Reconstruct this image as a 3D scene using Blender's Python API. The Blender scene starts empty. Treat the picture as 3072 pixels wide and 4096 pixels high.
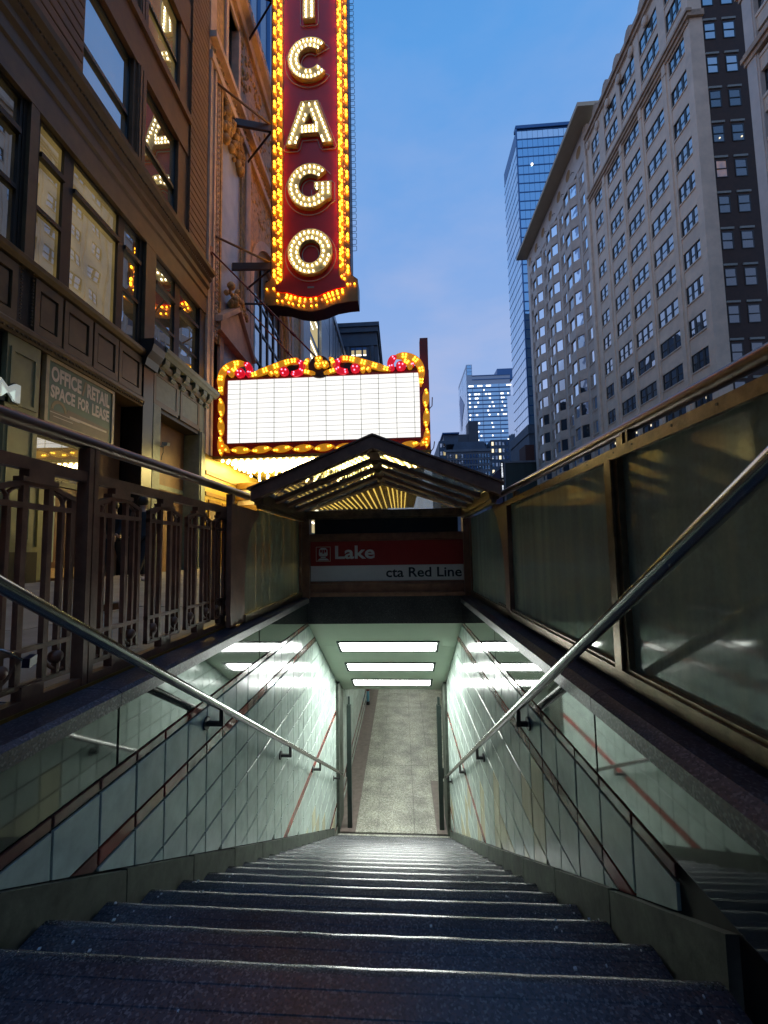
import bpy, math, random
from math import sin, cos, pi, radians, atan, sqrt
from mathutils import Vector, Matrix
from mathutils.geometry import tessellate_polygon
random.seed(7)
C = bpy.context.scene.collection
S = bpy.context.scene

# ------------------------------------------------------------------ camera
# world origin = the photographer's eye; +y down the street, +x to the right, z up
YAW, PITCH, ROLL = radians(-3.54794), radians(4.31345), 0.0165
fw = Vector((sin(YAW)*cos(PITCH), cos(YAW)*cos(PITCH), sin(PITCH)))
r0 = Vector((cos(YAW), -sin(YAW), 0)); u0 = r0.cross(fw)
rt = r0*cos(ROLL) - u0*sin(ROLL); up = u0*cos(ROLL) + r0*sin(ROLL)
cam = bpy.data.cameras.new('camera'); co = bpy.data.objects.new('camera', cam); C.objects.link(co)
m = Matrix.Identity(4)
for i in range(3):
    m[i][0], m[i][1], m[i][2] = rt[i], up[i], -fw[i]
co.matrix_world = m
cam.sensor_fit = 'AUTO'; cam.sensor_width = 36; cam.lens = 36*1640/4096
cam.shift_x = 36/4096; cam.shift_y = 38/4096
cam.clip_start = .02; cam.clip_end = 4000
S.camera = co

# ------------------------------------------------------------------ sky, sun, exposure
w = bpy.data.worlds.new('World'); S.world = w; w.use_nodes = True
nt = w.node_tree; nt.nodes.clear()
def N(t, ty, **k):
    n = t.nodes.new(ty)
    for a, b in k.items(): setattr(n, a, b)
    return n
out = N(nt, 'ShaderNodeOutputWorld'); bg = N(nt, 'ShaderNodeBackground')
sky = N(nt, 'ShaderNodeTexSky', sky_type='NISHITA', sun_disc=False)
sky.sun_elevation = radians(1.5); sky.sun_rotation = radians(215); sky.air_density = 1.3; sky.ozone_density = 3.0; sky.dust_density = .6
tc = N(nt, 'ShaderNodeTexCoord'); sep = N(nt, 'ShaderNodeSeparateXYZ')
nt.links.new(tc.outputs['Generated'], sep.inputs[0])
ramp = N(nt, 'ShaderNodeValToRGB')
e = ramp.color_ramp.elements
e[0].position = 0.0; e[0].color = (.47, .545, .83, 1)
e[1].position = 1.0; e[1].color = (.06, .26, .66, 1)
a = e.new(.30); a.color = (.38, .51, .84, 1)
a = e.new(.59); a.color = (.235, .43, .84, 1)
a = e.new(.80); a.color = (.118, .37, .83, 1)
nt.links.new(sep.outputs[2], ramp.inputs[0])
# thin dusk cloud: noise stretched sideways, stronger low down
mp = N(nt, 'ShaderNodeMapping'); mp.inputs['Scale'].default_value = (1.6, 1.6, 4.2)
nt.links.new(tc.outputs['Generated'], mp.inputs[0])
no = N(nt, 'ShaderNodeTexNoise'); no.inputs['Scale'].default_value = 2.2; no.inputs['Detail'].default_value = 7; no.inputs['Roughness'].default_value = .55
nt.links.new(mp.outputs[0], no.inputs['Vector'])
cr = N(nt, 'ShaderNodeValToRGB'); cr.color_ramp.elements[0].position = .42; cr.color_ramp.elements[1].position = .74
nt.links.new(no.outputs[0], cr.inputs[0])
inv = N(nt, 'ShaderNodeMapRange'); inv.inputs[1].default_value = 0; inv.inputs[2].default_value = .85; inv.inputs[3].default_value = .85; inv.inputs[4].default_value = .12
nt.links.new(sep.outputs[2], inv.inputs[0])
mu = N(nt, 'ShaderNodeMath', operation='MULTIPLY'); nt.links.new(cr.outputs[0], mu.inputs[0]); nt.links.new(inv.outputs[0], mu.inputs[1])
mx = N(nt, 'ShaderNodeMix', data_type='RGBA'); mx.inputs[7].default_value = (.54, .57, .80, 1)
nt.links.new(mu.outputs[0], mx.inputs[0]); nt.links.new(ramp.outputs[0], mx.inputs[6])
mx2 = N(nt, 'ShaderNodeMix', data_type='RGBA'); mx2.inputs[0].default_value = .06
sk = N(nt, 'ShaderNodeVectorMath', operation='SCALE'); sk.inputs['Scale'].default_value = .12
nt.links.new(sky.outputs[0], sk.inputs[0])
nt.links.new(mx.outputs[2], mx2.inputs[6]); nt.links.new(sk.outputs[0], mx2.inputs[7])
nt.links.new(mx2.outputs[2], bg.inputs[0]); bg.inputs[1].default_value = 1.0
nt.links.new(bg.outputs[0], out.inputs[0])
sd = bpy.data.lights.new('dusk_sun', 'SUN'); sd.energy = .04; sd.angle = radians(20); sd.color = (1, .86, .74)
so = bpy.data.objects.new('dusk_sun', sd); C.objects.link(so)
so.rotation_euler = (radians(80), 0, radians(-35))
S.view_settings.view_transform = 'Standard'; S.view_settings.look = 'None'
S.view_settings.exposure = 0.0; S.view_settings.gamma = 1.0; S.view_settings.use_curve_mapping = False
cy = S.cycles
cy.use_denoising = True; cy.max_bounces = 8; cy.diffuse_bounces = 3; cy.glossy_bounces = 4; cy.transparent_max_bounces = 12
cy.sample_clamp_indirect = 4.0; cy.caustics_reflective = False; cy.caustics_refractive = False; cy.use_light_tree = True

# ------------------------------------------------------------------ materials
M = {}
def mat(name, col, rough=.6, metal=0., spec=.5, var=.0, vscale=6., bump=0., bscale=30., rand=0., streak=False, emit=None, estr=0., col2=None, coat=0.):
    ma = bpy.data.materials.new(name); ma.use_nodes = True; t = ma.node_tree
    b = t.nodes['Principled BSDF']
    b.inputs['Roughness'].default_value = rough; b.inputs['Metallic'].default_value = metal
    b.inputs['Specular IOR Level'].default_value = spec; b.inputs['Coat Weight'].default_value = coat
    geo = N(t, 'ShaderNodeNewGeometry')
    src = None
    c = (*col, 1)
    if var > 0:
        nz = N(t, 'ShaderNodeTexNoise'); nz.inputs['Scale'].default_value = vscale; nz.inputs['Detail'].default_value = 6; nz.inputs['Roughness'].default_value = .65
        if streak:
            mpp = N(t, 'ShaderNodeMapping'); mpp.inputs['Scale'].default_value = (1, 1, .12)
            t.links.new(geo.outputs['Position'], mpp.inputs[0]); t.links.new(mpp.outputs[0], nz.inputs['Vector'])
        else:
            t.links.new(geo.outputs['Position'], nz.inputs['Vector'])
        mr = N(t, 'ShaderNodeMapRange'); mr.inputs[1].default_value = .32; mr.inputs[2].default_value = .68
        t.links.new(nz.outputs[0], mr.inputs[0])
        mi = N(t, 'ShaderNodeMix', data_type='RGBA')
        lo = col2 if col2 else tuple(v*(1-var) for v in col)
        mi.inputs[6].default_value = (*lo, 1); mi.inputs[7].default_value = c if col2 else (*[min(1, v*(1+var*.6)) for v in col], 1)
        t.links.new(mr.outputs[0], mi.inputs[0]); src = mi.outputs[2]
        if rough > .05:
            rr = N(t, 'ShaderNodeMapRange'); rr.inputs[3].default_value = rough*.8; rr.inputs[4].default_value = min(1, rough*1.25)
            t.links.new(nz.outputs[0], rr.inputs[0]); t.links.new(rr.outputs[0], b.inputs['Roughness'])
    if rand > 0:
        oi = N(t, 'ShaderNodeObjectInfo'); mr2 = N(t, 'ShaderNodeMapRange'); mr2.inputs[3].default_value = 1-rand; mr2.inputs[4].default_value = 1+rand*.5
        t.links.new(oi.outputs['Random'], mr2.inputs[0])
        vm = N(t, 'ShaderNodeVectorMath', operation='SCALE')
        if src: t.links.new(src, vm.inputs[0])
        else: vm.inputs[0].default_value = col
        t.links.new(mr2.outputs[0], vm.inputs['Scale']); src = vm.outputs[0]
    if src: t.links.new(src, b.inputs['Base Color'])
    else: b.inputs['Base Color'].default_value = c
    if bump > 0:
        nb = N(t, 'ShaderNodeTexNoise'); nb.inputs['Scale'].default_value = bscale; nb.inputs['Detail'].default_value = 5
        t.links.new(geo.outputs['Position'], nb.inputs['Vector'])
        bp = N(t, 'ShaderNodeBump'); bp.inputs['Strength'].default_value = bump; bp.inputs['Distance'].default_value = .01
        t.links.new(nb.outputs[0], bp.inputs['Height']); t.links.new(bp.outputs[0], b.inputs['Normal'])
    if emit:
        b.inputs['Emission Color'].default_value = (*emit, 1); b.inputs['Emission Strength'].default_value = estr
    M[name] = ma; return ma

def speckle(name, base, lightc, rough, scale=90., redc=None, bump=.0):
    ma = bpy.data.materials.new(name); ma.use_nodes = True; t = ma.node_tree; b = t.nodes['Principled BSDF']
    geo = N(t, 'ShaderNodeNewGeometry')
    v = N(t, 'ShaderNodeTexVoronoi'); v.inputs['Scale'].default_value = scale; v.inputs['Randomness'].default_value = 1
    t.links.new(geo.outputs['Position'], v.inputs['Vector'])
    sp = N(t, 'ShaderNodeSeparateColor'); t.links.new(v.outputs['Color'], sp.inputs[0])
    cr = N(t, 'ShaderNodeValToRGB'); cr.color_ramp.interpolation = 'CONSTANT'
    el = cr.color_ramp.elements; el[0].position = 0; el[0].color = (*base, 1); el[1].position = .84; el[1].color = (*lightc, 1)
    k = el.new(.45); k.color = (*[x*.55 for x in base], 1)
    k = el.new(.70); k.color = (*(redc or [x*1.6 for x in base]), 1)
    t.links.new(sp.outputs[0], cr.inputs[0])
    nz = N(t, 'ShaderNodeTexNoise'); nz.inputs['Scale'].default_value = 2.3; nz.inputs['Detail'].default_value = 6
    t.links.new(geo.outputs['Position'], nz.inputs['Vector'])
    mr = N(t, 'ShaderNodeMapRange'); mr.inputs[1].default_value = .3; mr.inputs[2].default_value = .7; mr.inputs[3].default_value = .55; mr.inputs[4].default_value = 1.25
    t.links.new(nz.outputs[0], mr.inputs[0])
    vm = N(t, 'ShaderNodeVectorMath', operation='SCALE'); t.links.new(cr.outputs[0], vm.inputs[0]); t.links.new(mr.outputs[0], vm.inputs['Scale'])
    t.links.new(vm.outputs[0], b.inputs['Base Color'])
    r2 = N(t, 'ShaderNodeMapRange'); r2.inputs[3].default_value = rough*.7; r2.inputs[4].default_value = rough*1.3
    t.links.new(nz.outputs[0], r2.inputs[0]); t.links.new(r2.outputs[0], b.inputs['Roughness'])
    if bump:
        bp = N(t, 'ShaderNodeBump'); bp.inputs['Strength'].default_value = bump; bp.inputs['Distance'].default_value = .004
        t.links.new(sp.outputs[1], bp.inputs['Height']); t.links.new(bp.outputs[0], b.inputs['Normal'])
    M[name] = ma; return ma

def emitter(name, col, st):
    ma = bpy.data.materials.new(name); ma.use_nodes = True; t = ma.node_tree; t.nodes.clear()
    o = N(t, 'ShaderNodeOutputMaterial'); em = N(t, 'ShaderNodeEmission'); em.inputs[0].default_value = (*col, 1); em.inputs[1].default_value = st
    t.links.new(em.outputs[0], o.inputs[0]); M[name] = ma; return ma

def windowglass(name, dark, refl=.45, rough=.02, emit=None, estr=0., wav=.0, tint=(.9, .95, 1)):
    # a pane seen from outside: dim interior behind, strong mirror reflection in front
    ma = bpy.data.materials.new(name); ma.use_nodes = True; t = ma.node_tree; t.nodes.clear()
    o = N(t, 'ShaderNodeOutputMaterial'); d = N(t, 'ShaderNodeBsdfPrincipled'); d.inputs['Base Color'].default_value = (*dark, 1); d.inputs['Roughness'].default_value = .5; d.inputs['Specular IOR Level'].default_value = .2
    if emit:
        oi = N(t, 'ShaderNodeObjectInfo'); geo = N(t, 'ShaderNodeNewGeometry'); nz = N(t, 'ShaderNodeTexNoise'); nz.inputs['Scale'].default_value = 1.1
        t.links.new(geo.outputs['Position'], nz.inputs['Vector'])
        mr = N(t, 'ShaderNodeMapRange'); mr.inputs[1].default_value = .3; mr.inputs[2].default_value = .7; mr.inputs[3].default_value = estr*.3; mr.inputs[4].default_value = estr*1.3
        t.links.new(nz.outputs[0], mr.inputs[0])
        d.inputs['Emission Color'].default_value = (*emit, 1); t.links.new(mr.outputs[0], d.inputs['Emission Strength'])
    g = N(t, 'ShaderNodeBsdfGlossy'); g.inputs['Roughness'].default_value = rough; g.inputs['Color'].default_value = (*tint, 1)
    lw = N(t, 'ShaderNodeLayerWeight'); lw.inputs[0].default_value = .35
    mr = N(t, 'ShaderNodeMapRange'); mr.inputs[3].default_value = refl; mr.inputs[4].default_value = 1.0
    t.links.new(lw.outputs['Fresnel'], mr.inputs[0])
    ms = N(t, 'ShaderNodeMixShader'); t.links.new(mr.outputs[0], ms.inputs[0]); t.links.new(d.outputs[0], ms.inputs[1]); t.links.new(g.outputs[0], ms.inputs[2])
    if wav > 0:
        geo = N(t, 'ShaderNodeNewGeometry'); nz = N(t, 'ShaderNodeTexNoise'); nz.inputs['Scale'].default_value = .9; nz.inputs['Detail'].default_value = 1
        t.links.new(geo.outputs['Position'], nz.inputs['Vector'])
        bp = N(t, 'ShaderNodeBump'); bp.inputs['Strength'].default_value = wav; bp.inputs['Distance'].default_value = .05
        t.links.new(nz.outputs[0], bp.inputs['Height']); t.links.new(bp.outputs[0], g.inputs['Normal'])
    t.links.new(ms.outputs[0], o.inputs[0]); M[name] = ma; return ma

def dirtyglass(name, dirt, dirt_amt, refl, rmax=.9, rgh=.035, clear=(.8, .82, .75)):
    # see-through pane with a film of street grime and a mirror reflection
    ma = bpy.data.materials.new(name); ma.use_nodes = True; t = ma.node_tree; t.nodes.clear()
    o = N(t, 'ShaderNodeOutputMaterial'); geo = N(t, 'ShaderNodeNewGeometry')
    mpp = N(t, 'ShaderNodeMapping'); mpp.inputs['Scale'].default_value = (7, 7, .28)
    t.links.new(geo.outputs['Position'], mpp.inputs[0])
    nz = N(t, 'ShaderNodeTexNoise'); nz.inputs['Scale'].default_value = 1.3; nz.inputs['Detail'].default_value = 4; nz.inputs['Roughness'].default_value = .5
    t.links.new(mpp.outputs[0], nz.inputs['Vector'])
    n2 = N(t, 'ShaderNodeTexNoise'); n2.inputs['Scale'].default_value = 55; n2.inputs['Detail'].default_value = 4
    t.links.new(geo.outputs['Position'], n2.inputs['Vector'])
    ad = N(t, 'ShaderNodeMath', operation='MULTIPLY_ADD'); t.links.new(n2.outputs[0], ad.inputs[0]); ad.inputs[1].default_value = .25; t.links.new(nz.outputs[0], ad.inputs[2])
    mr = N(t, 'ShaderNodeMapRange'); mr.inputs[1].default_value = .42; mr.inputs[2].default_value = .85; mr.inputs[3].default_value = dirt_amt*.6; mr.inputs[4].default_value = min(1, dirt_amt*1.35)
    t.links.new(ad.outputs[0], mr.inputs[0])
    tr = N(t, 'ShaderNodeBsdfTransparent'); tr.inputs[0].default_value = (*clear, 1)
    di = N(t, 'ShaderNodeBsdfDiffuse'); di.inputs[0].default_value = (*dirt, 1)
    tl = N(t, 'ShaderNodeBsdfTranslucent'); tl.inputs[0].default_value = (*dirt, 1)
    m0 = N(t, 'ShaderNodeMixShader'); m0.inputs[0].default_value = .4; t.links.new(di.outputs[0], m0.inputs[1]); t.links.new(tl.outputs[0], m0.inputs[2])
    m1 = N(t, 'ShaderNodeMixShader'); t.links.new(mr.outputs[0], m1.inputs[0]); t.links.new(tr.outputs[0], m1.inputs[1]); t.links.new(m0.outputs[0], m1.inputs[2])
    g = N(t, 'ShaderNodeBsdfGlossy'); g.inputs['Roughness'].default_value = rgh; g.inputs['Color'].default_value = (.9, .92, .9, 1)
    lw = N(t, 'ShaderNodeLayerWeight'); lw.inputs[0].default_value = .3
    r2 = N(t, 'ShaderNodeMapRange'); r2.inputs[3].default_value = refl; r2.inputs[4].default_value = rmax
    t.links.new(lw.outputs['Fresnel'], r2.inputs[0])
    m2 = N(t, 'ShaderNodeMixShader'); t.links.new(r2.outputs[0], m2.inputs[0]); t.links.new(m1.outputs[0], m2.inputs[1]); t.links.new(g.outputs[0], m2.inputs[2])
    t.links.new(m2.outputs[0], o.inputs[0]); M[name] = ma; return ma

speckle('step_stone', (.066, .070, .090), (.16, .165, .18), .36, 170, (.10, .08, .085), .2)
speckle('nosing_highlight', (.10, .105, .115), (.22, .22, .22), .24, 260, (.12, .10, .105), .1)  # edge highlight of the rounded worn nosing painted in as paler stone
speckle('granite_dark', (.035, .033, .034), (.085, .08, .08), .32, 160, (.05, .036, .034))
speckle('coping_stone', (.075, .062, .075), (.15, .13, .15), .42, 150, (.085, .06, .06))
speckle('terrazzo', (.36, .35, .29), (.50, .49, .43), .40, 60, (.30, .29, .25))
mat('terrazzo_brown', (.16, .125, .11), .45, var=.35, vscale=9, bump=.05)
mat('glaze_white', (.56, .68, .62), .17, spec=.5, var=.20, vscale=7, bump=.035, bscale=8, rand=.13)
mat('glaze_stained', (.58, .58, .40), .16, spec=.5, var=.25, vscale=5, bump=.035, bscale=7, rand=.12, streak=True)
mat('glaze_red', (.30, .070, .055), .12, spec=.6, var=.3, vscale=7, bump=.02, bscale=10, rand=.3)
mat('glaze_brown', (.22, .10, .08), .14, spec=.6, var=.35, vscale=7, bump=.02, bscale=10, rand=.3)
mat('grout', (.030, .032, .030), .9, var=.4, vscale=20)
mat('skirting_cement', (.075, .088, .070), .7, var=.6, vscale=7, bump=.3, bscale=22, rand=.12)
mat('polished_panel', (.045, .055, .05), .05, spec=1.0, var=.5, vscale=3, bump=.012, bscale=5, coat=1.0)
speckle('granite_polished', (.020, .022, .020), (.05, .05, .045), .22, 130, (.03, .022, .02))
mat('ceiling_paint', (.60, .70, .55), .5, var=.06, vscale=2)
mat('steel_tube', (.50, .50, .48), .22, metal=1.0, var=.15, vscale=12, bump=.02, bscale=60)
mat('black_iron', (.020, .022, .022), .45, var=.3, vscale=20)
mat('green_black_paint', (.018, .03, .027), .4, var=.3, vscale=10)
mat('bronze_paint', (.27, .125, .072), .36, spec=.5, var=.35, vscale=9, bump=.06, bscale=40)
mat('bronze_worn', (.24, .165, .09), .32, metal=.55, var=.4, vscale=14, bump=.12, bscale=45)
mat('bronze_tube', (.17, .105, .08), .30, metal=.45, var=.12, vscale=8)
mat('amber_metal', (.32, .17, .03), .4, metal=.4, var=.3)
mat('concrete_walk', (.30, .26, .22), .75, var=.28, vscale=1.6, bump=.25, bscale=40, rand=.10)
mat('joint_dark', (.06, .055, .05), .9)
mat('asphalt', (.05, .05, .052), .8, var=.3, vscale=3, bump=.3, bscale=60)
mat('kerb_stone', (.28, .27, .25), .8, var=.2)
mat('road_paint', (.75, .74, .70), .7, var=.2, vscale=8)
mat('earth', (.08, .075, .07), .9, var=.3, vscale=.2)
mat('sign_red', (.30, .014, .010), .42, var=.08)
mat('sign_white', (.80, .76, .74), .4, var=.06, vscale=5)
mat('sign_black', (.015, .016, .018), .5)
mat('letter_white', (.75, .74, .72), .5)
# left building
mat('brown_terracotta', (.26, .145, .070), .58, var=.28, vscale=1.4, bump=.14, bscale=24, rand=.10)
mat('brown_trim', (.21, .12, .062), .55, var=.30, vscale=2, bump=.12, bscale=24)
mat('iron_olive', (.15, .105, .055), .42, var=.30, vscale=2.2, bump=.05, bscale=12)
mat('iron_dark', (.030, .025, .018), .45, var=.35, vscale=3, bump=.05, bscale=12)
mat('olive_panel', (.30, .29, .15), .45, var=.18, vscale=2.4, bump=.04, bscale=10)
mat('black_stone', (.016, .014, .013), .30, var=.3)
mat('frame_black', (.012, .013, .015), .4)
mat('frame_green', (.022, .034, .032), .4)
mat('entab_stone', (.22, .25, .19), .5, var=.25, vscale=4, bump=.10, bscale=20)
mat('door_olive', (.46, .46, .13), .5, var=.15, vscale=1.5)
mat('door_wood', (.20, .075, .022), .45, var=.4, vscale=6, streak=True)
mat('door_strip', (.55, .62, .45), .35, var=.1)
mat('blind', (.34, .30, .20), .8, var=.1)
mat('lease_green', (.14, .20, .14), .5, var=.12, vscale=3)
mat('lease_cream', (.78, .68, .54), .5, var=.1)
mat('lease_gold', (.34, .26, .13), .5, var=.15)
mat('lease_frame', (.55, .45, .27), .45, var=.2)
mat('lease_brown', (.22, .17, .12), .5, var=.2, vscale=7)
# theatre
mat('terra_cream', (.74, .56, .42), .55, var=.22, vscale=2.2, bump=.25, bscale=18, rand=.08)
mat('terra_ornate', (.62, .40, .16), .55, var=.55, vscale=4.5, bump=.9, bscale=9, rand=.15)
mat('terra_dark', (.15, .11, .075), .6, var=.4, vscale=3, bump=.6, bscale=10)
mat('grey_marble', (.46, .48, .54), .30, var=.30, vscale=1.1, bump=.04, bscale=9, col2=(.28, .31, .39))
mat('gold_metal', (.30, .17, .035), .42, metal=.25, var=.2, vscale=5, bump=.10, bscale=14)
mat('gold_ceiling', (.46, .32, .055), .40, metal=.2, var=.15, vscale=3)
mat('marquee_red', (.42, .026, .014), .38, var=.12, vscale=2, bump=.03, bscale=15)
mat('marquee_brown', (.10, .035, .015), .42, var=.2, vscale=3)
mat('panel_red', (.72, .025, .012), .36, var=.10, vscale=1.2, bump=.02, bscale=8)
mat('letter_cream', (.62, .48, .18), .45, var=.10, vscale=5)
mat('letter_rim', (.72, .58, .30), .35, metal=.2)
mat('neon_grey', (.55, .47, .45), .25)
mat('neon_blue', (.06, .13, .30), .2)
mat('ribbon_gold', (.80, .40, .03), .36, var=.15, vscale=9, emit=(1, .40, .015), estr=.34)  # ribbons are no lamps; emission in their colours stands in for bulb light
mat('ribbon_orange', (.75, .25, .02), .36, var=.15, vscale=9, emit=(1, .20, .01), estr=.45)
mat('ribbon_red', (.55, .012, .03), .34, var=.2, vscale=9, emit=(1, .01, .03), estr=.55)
mat('track_grey', (.10, .13, .12), .6)
mat('track_green', (.03, .20, .08), .5)
mat('rod_red', (.22, .035, .025), .4, var=.2)
mat('rod_dark', (.05, .016, .015), .4, var=.2)
mat('beam_black', (.022, .012, .012), .4, var=.3)
# right side
mat('cream_terracotta', (.86, .66, .49), .55, var=.16, vscale=.7, bump=.10, bscale=8, rand=.05)
mat('cream_trim', (.80, .62, .47), .5, var=.2, vscale=1.2, bump=.25, bscale=5)
mat('tan_ornate', (.58, .40, .27), .6, var=.35, vscale=1.6, bump=.6, bscale=4)
mat('brick_dark', (.085, .055, .045), .8, var=.25, vscale=2)
mat('lintel_pale', (.36, .37, .33), .6, var=.15)
mat('white_terracotta', (.74, .62, .52), .5, var=.14, vscale=.6, bump=.08, bscale=6, rand=.04)
mat('bay_stone', (.68, .54, .43), .55, var=.2, vscale=.8)
mat('soffit_tan', (.56, .44, .30), .6, var=.08, vscale=.8)
mat('fin_blue', (.05, .15, .34), .35, metal=.2)
mat('stone_blue', (.10, .14, .19), .6, var=.25, vscale=.5)
mat('stone_grey', (.20, .22, .25), .6, var=.25, vscale=.4)
mat('slab_grey', (.075, .085, .10), .7, var=.2, vscale=.3)
mat('green_cladding', (.030, .050, .045), .5, var=.35, vscale=.7, streak=True)
mat('metal_pale', (.36, .42, .50), .35, metal=.3, var=.1)
windowglass('glass_dusk', (.012, .014, .016), .42, .02, wav=.25)
windowglass('glass_left', (.05, .045, .03), .42, .012, wav=.06, emit=(.85, .62, .22), estr=.030)
windowglass('glass_left_lit', (.16, .12, .05), .34, .012, wav=.05, emit=(.95, .66, .20), estr=.20)
windowglass('glass_bay_shaded', (.010, .011, .012), .30, .03, wav=.2)  # darker copy of the window glass; dull reflection of angled bay sides painted in
windowglass('glass_tower', (.02, .09, .22), .66, .03, wav=.15, tint=(.45, .76, 1))
windowglass('glass_tower_bright', (.02, .06, .12), .82, .03, wav=.1, tint=(.85, .93, 1))
windowglass('glass_amber', (.10, .05, .01), .15, .05, emit=(1, .45, .08), estr=.16)
windowglass('glass_flank', (.02, .03, .04), .10, .05, wav=.2)  # weak mirror stands in for a dark building reflected in the lower flank panes
windowglass('glass_curtain', (.03, .04, .05), .35, .03, wav=.2, emit=(.5, .6, .6), estr=.02)
dirtyglass('glass_fence', (.62, .66, .50), .74, .15, .50, .05)
dirtyglass('glass_side', (.40, .46, .36), .78, .03, .16, .22)
dirtyglass('glass_canopy', (.42, .42, .38), .42, .03, .14, .05)
dirtyglass('glass_gable', (.42, .38, .20), .30, .03, .2, .05)
emitter('tube_white', (.95, 1, .94), 32)
emitter('letterboard', (1, .985, .95), 1.12)
emitter('bulb_warm', (1, .78, .28), 40)
emitter('bulb_cream', (1, .86, .58), 9)
emitter('bulb_amber', (1, .36, .012), 14)
emitter('leaf_bulb', (1, .55, .04), 5)
emitter('bulb_red', (1, .20, .04), 3.5)
emitter('bulb_pink', (1, .25, .40), 3)
emitter('lit_office', (1, .86, .58), 1.5)
emitter('lit_strip', (1, .93, .78), 3.5)
emitter('lit_room', (.95, .78, .42), .55)
emitter('sign_glow', (.85, .92, 1), 1.6)

# ------------------------------------------------------------------ geometry helpers
class MB:
    def __init__(s): s.v = []; s.f = []; s.m = []; s.sm = []
    def add(s, vs, fs, mi=0, smooth=False):
        o = len(s.v); s.v += [tuple(p) for p in vs]
        for f in fs: s.f.append([i+o for i in f]); s.m.append(mi); s.sm.append(smooth)
        return s
    def box(s, x0, x1, y0, y1, z0, z1, mi=0):
        if x0 > x1: x0, x1 = x1, x0
        if y0 > y1: y0, y1 = y1, y0
        if z0 > z1: z0, z1 = z1, z0
        v = [(x, y, z) for z in (z0, z1) for y in (y0, y1) for x in (x0, x1)]
        return s.add(v, [(0, 2, 3, 1), (4, 5, 7, 6), (0, 1, 5, 4), (2, 6, 7, 3), (0, 4, 6, 2), (1, 3, 7, 5)], mi)
    def obox(s, c, ax, h, mi=0):
        c = Vector(c); A = [Vector(a)*k for a, k in zip(ax, h)]
        v = [c + A[0]*i + A[1]*j + A[2]*k for k in (-1, 1) for j in (-1, 1) for i in (-1, 1)]
        return s.add(v, [(0, 2, 3, 1), (4, 5, 7, 6), (0, 1, 5, 4), (2, 6, 7, 3), (0, 4, 6, 2), (1, 3, 7, 5)], mi)
    def prism(s, loops, fn, a, b, mi=0, mside=None):
        """extrude 2-D loops (first the outline, then holes); fn(u,v,d) -> xyz"""
        if not isinstance(loops[0][0], (tuple, list)): loops = [loops]
        tri = tessellate_polygon([[Vector((p[0], p[1], 0)) for p in l] for l in loops])
        flat = [p for l in loops for p in l]; n = len(flat)
        vs = [fn(p[0], p[1], a) for p in flat] + [fn(p[0], p[1], b) for p in flat]
        fs = [tuple(t) for t in tri] + [tuple(i+n for i in reversed(t)) for t in tri]
        s.add(vs, fs, mi)
        o = 0; sd = []
        for l in loops:
            k = len(l)
            for i in range(k): j = (i+1) % k; sd.append((o+i, o+j, o+j+n, o+i+n))
            o += k
        return s.add(vs, sd, mi if mside is None else mside)
    def tube(s, pts, r, n=8, mi=0, closed=False, cap=True):
        P = [Vector(p) for p in pts]; k = len(P); vs = []
        rr = r if isinstance(r, (list, tuple)) else [r]*k
        prev = None
        for i in range(k):
            if closed: d = P[(i+1) % k]-P[i-1]
            else: d = P[min(i+1, k-1)]-P[max(i-1, 0)]
            d.normalize()
            if prev is None:
                u = d.orthogonal().normalized()
            else:
                u = (prev - d*prev.dot(d)); u = u.normalized() if u.length > 1e-6 else d.orthogonal().normalized()
            prev = u; w_ = d.cross(u)
            for j in range(n):
                a_ = 2*pi*j/n; vs.append(P[i] + (u*cos(a_) + w_*sin(a_))*rr[i])
        fs = []
        for i in range(k if closed else k-1):
            for j in range(n):
                a_ = i*n+j; b_ = i*n+(j+1) % n; q = ((i+1) % k)*n
                fs.append((a_, b_, q+(j+1) % n, q+j))
        s.add(vs, fs, mi, True)
        if cap and not closed: s.add(vs[:n], [tuple(reversed(range(n)))], mi); s.add(vs[-n:], [tuple(range(n))], mi)
        return s
    def ball(s, c, r, n=8, m_=5, mi=0, sc=(1, 1, 1)):
        vs = []; fs = []
        for i in range(m_+1):
            th = pi*i/m_
            for j in range(n):
                ph = 2*pi*j/n; vs.append((c[0]+r*sc[0]*sin(th)*cos(ph), c[1]+r*sc[1]*sin(th)*sin(ph), c[2]+r*sc[2]*cos(th)))
        for i in range(m_):
            for j in range(n): fs.append((i*n+j, (i+1)*n+j, (i+1)*n+(j+1) % n, i*n+(j+1) % n))
        return s.add(vs, fs, mi, True)
    def mesh(s, name, mats):
        me = bpy.data.meshes.new(name); me.from_pydata(s.v, [], s.f)
        for k in (mats if isinstance(mats, (list, tuple)) else [mats]): me.materials.append(M[k] if isinstance(k, str) else k)
        me.polygons.foreach_set('material_index', s.m); me.polygons.foreach_set('use_smooth', s.sm)
        me.update(); return me

def fx(u, v, d): return (d, u, v)     # loops given as (y, z), extruded along x
def fy(u, v, d): return (u, d, v)     # loops given as (x, z), extruded along y
def fz(u, v, d): return (u, v, d)     # loops given as (x, y), extruded along z

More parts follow.
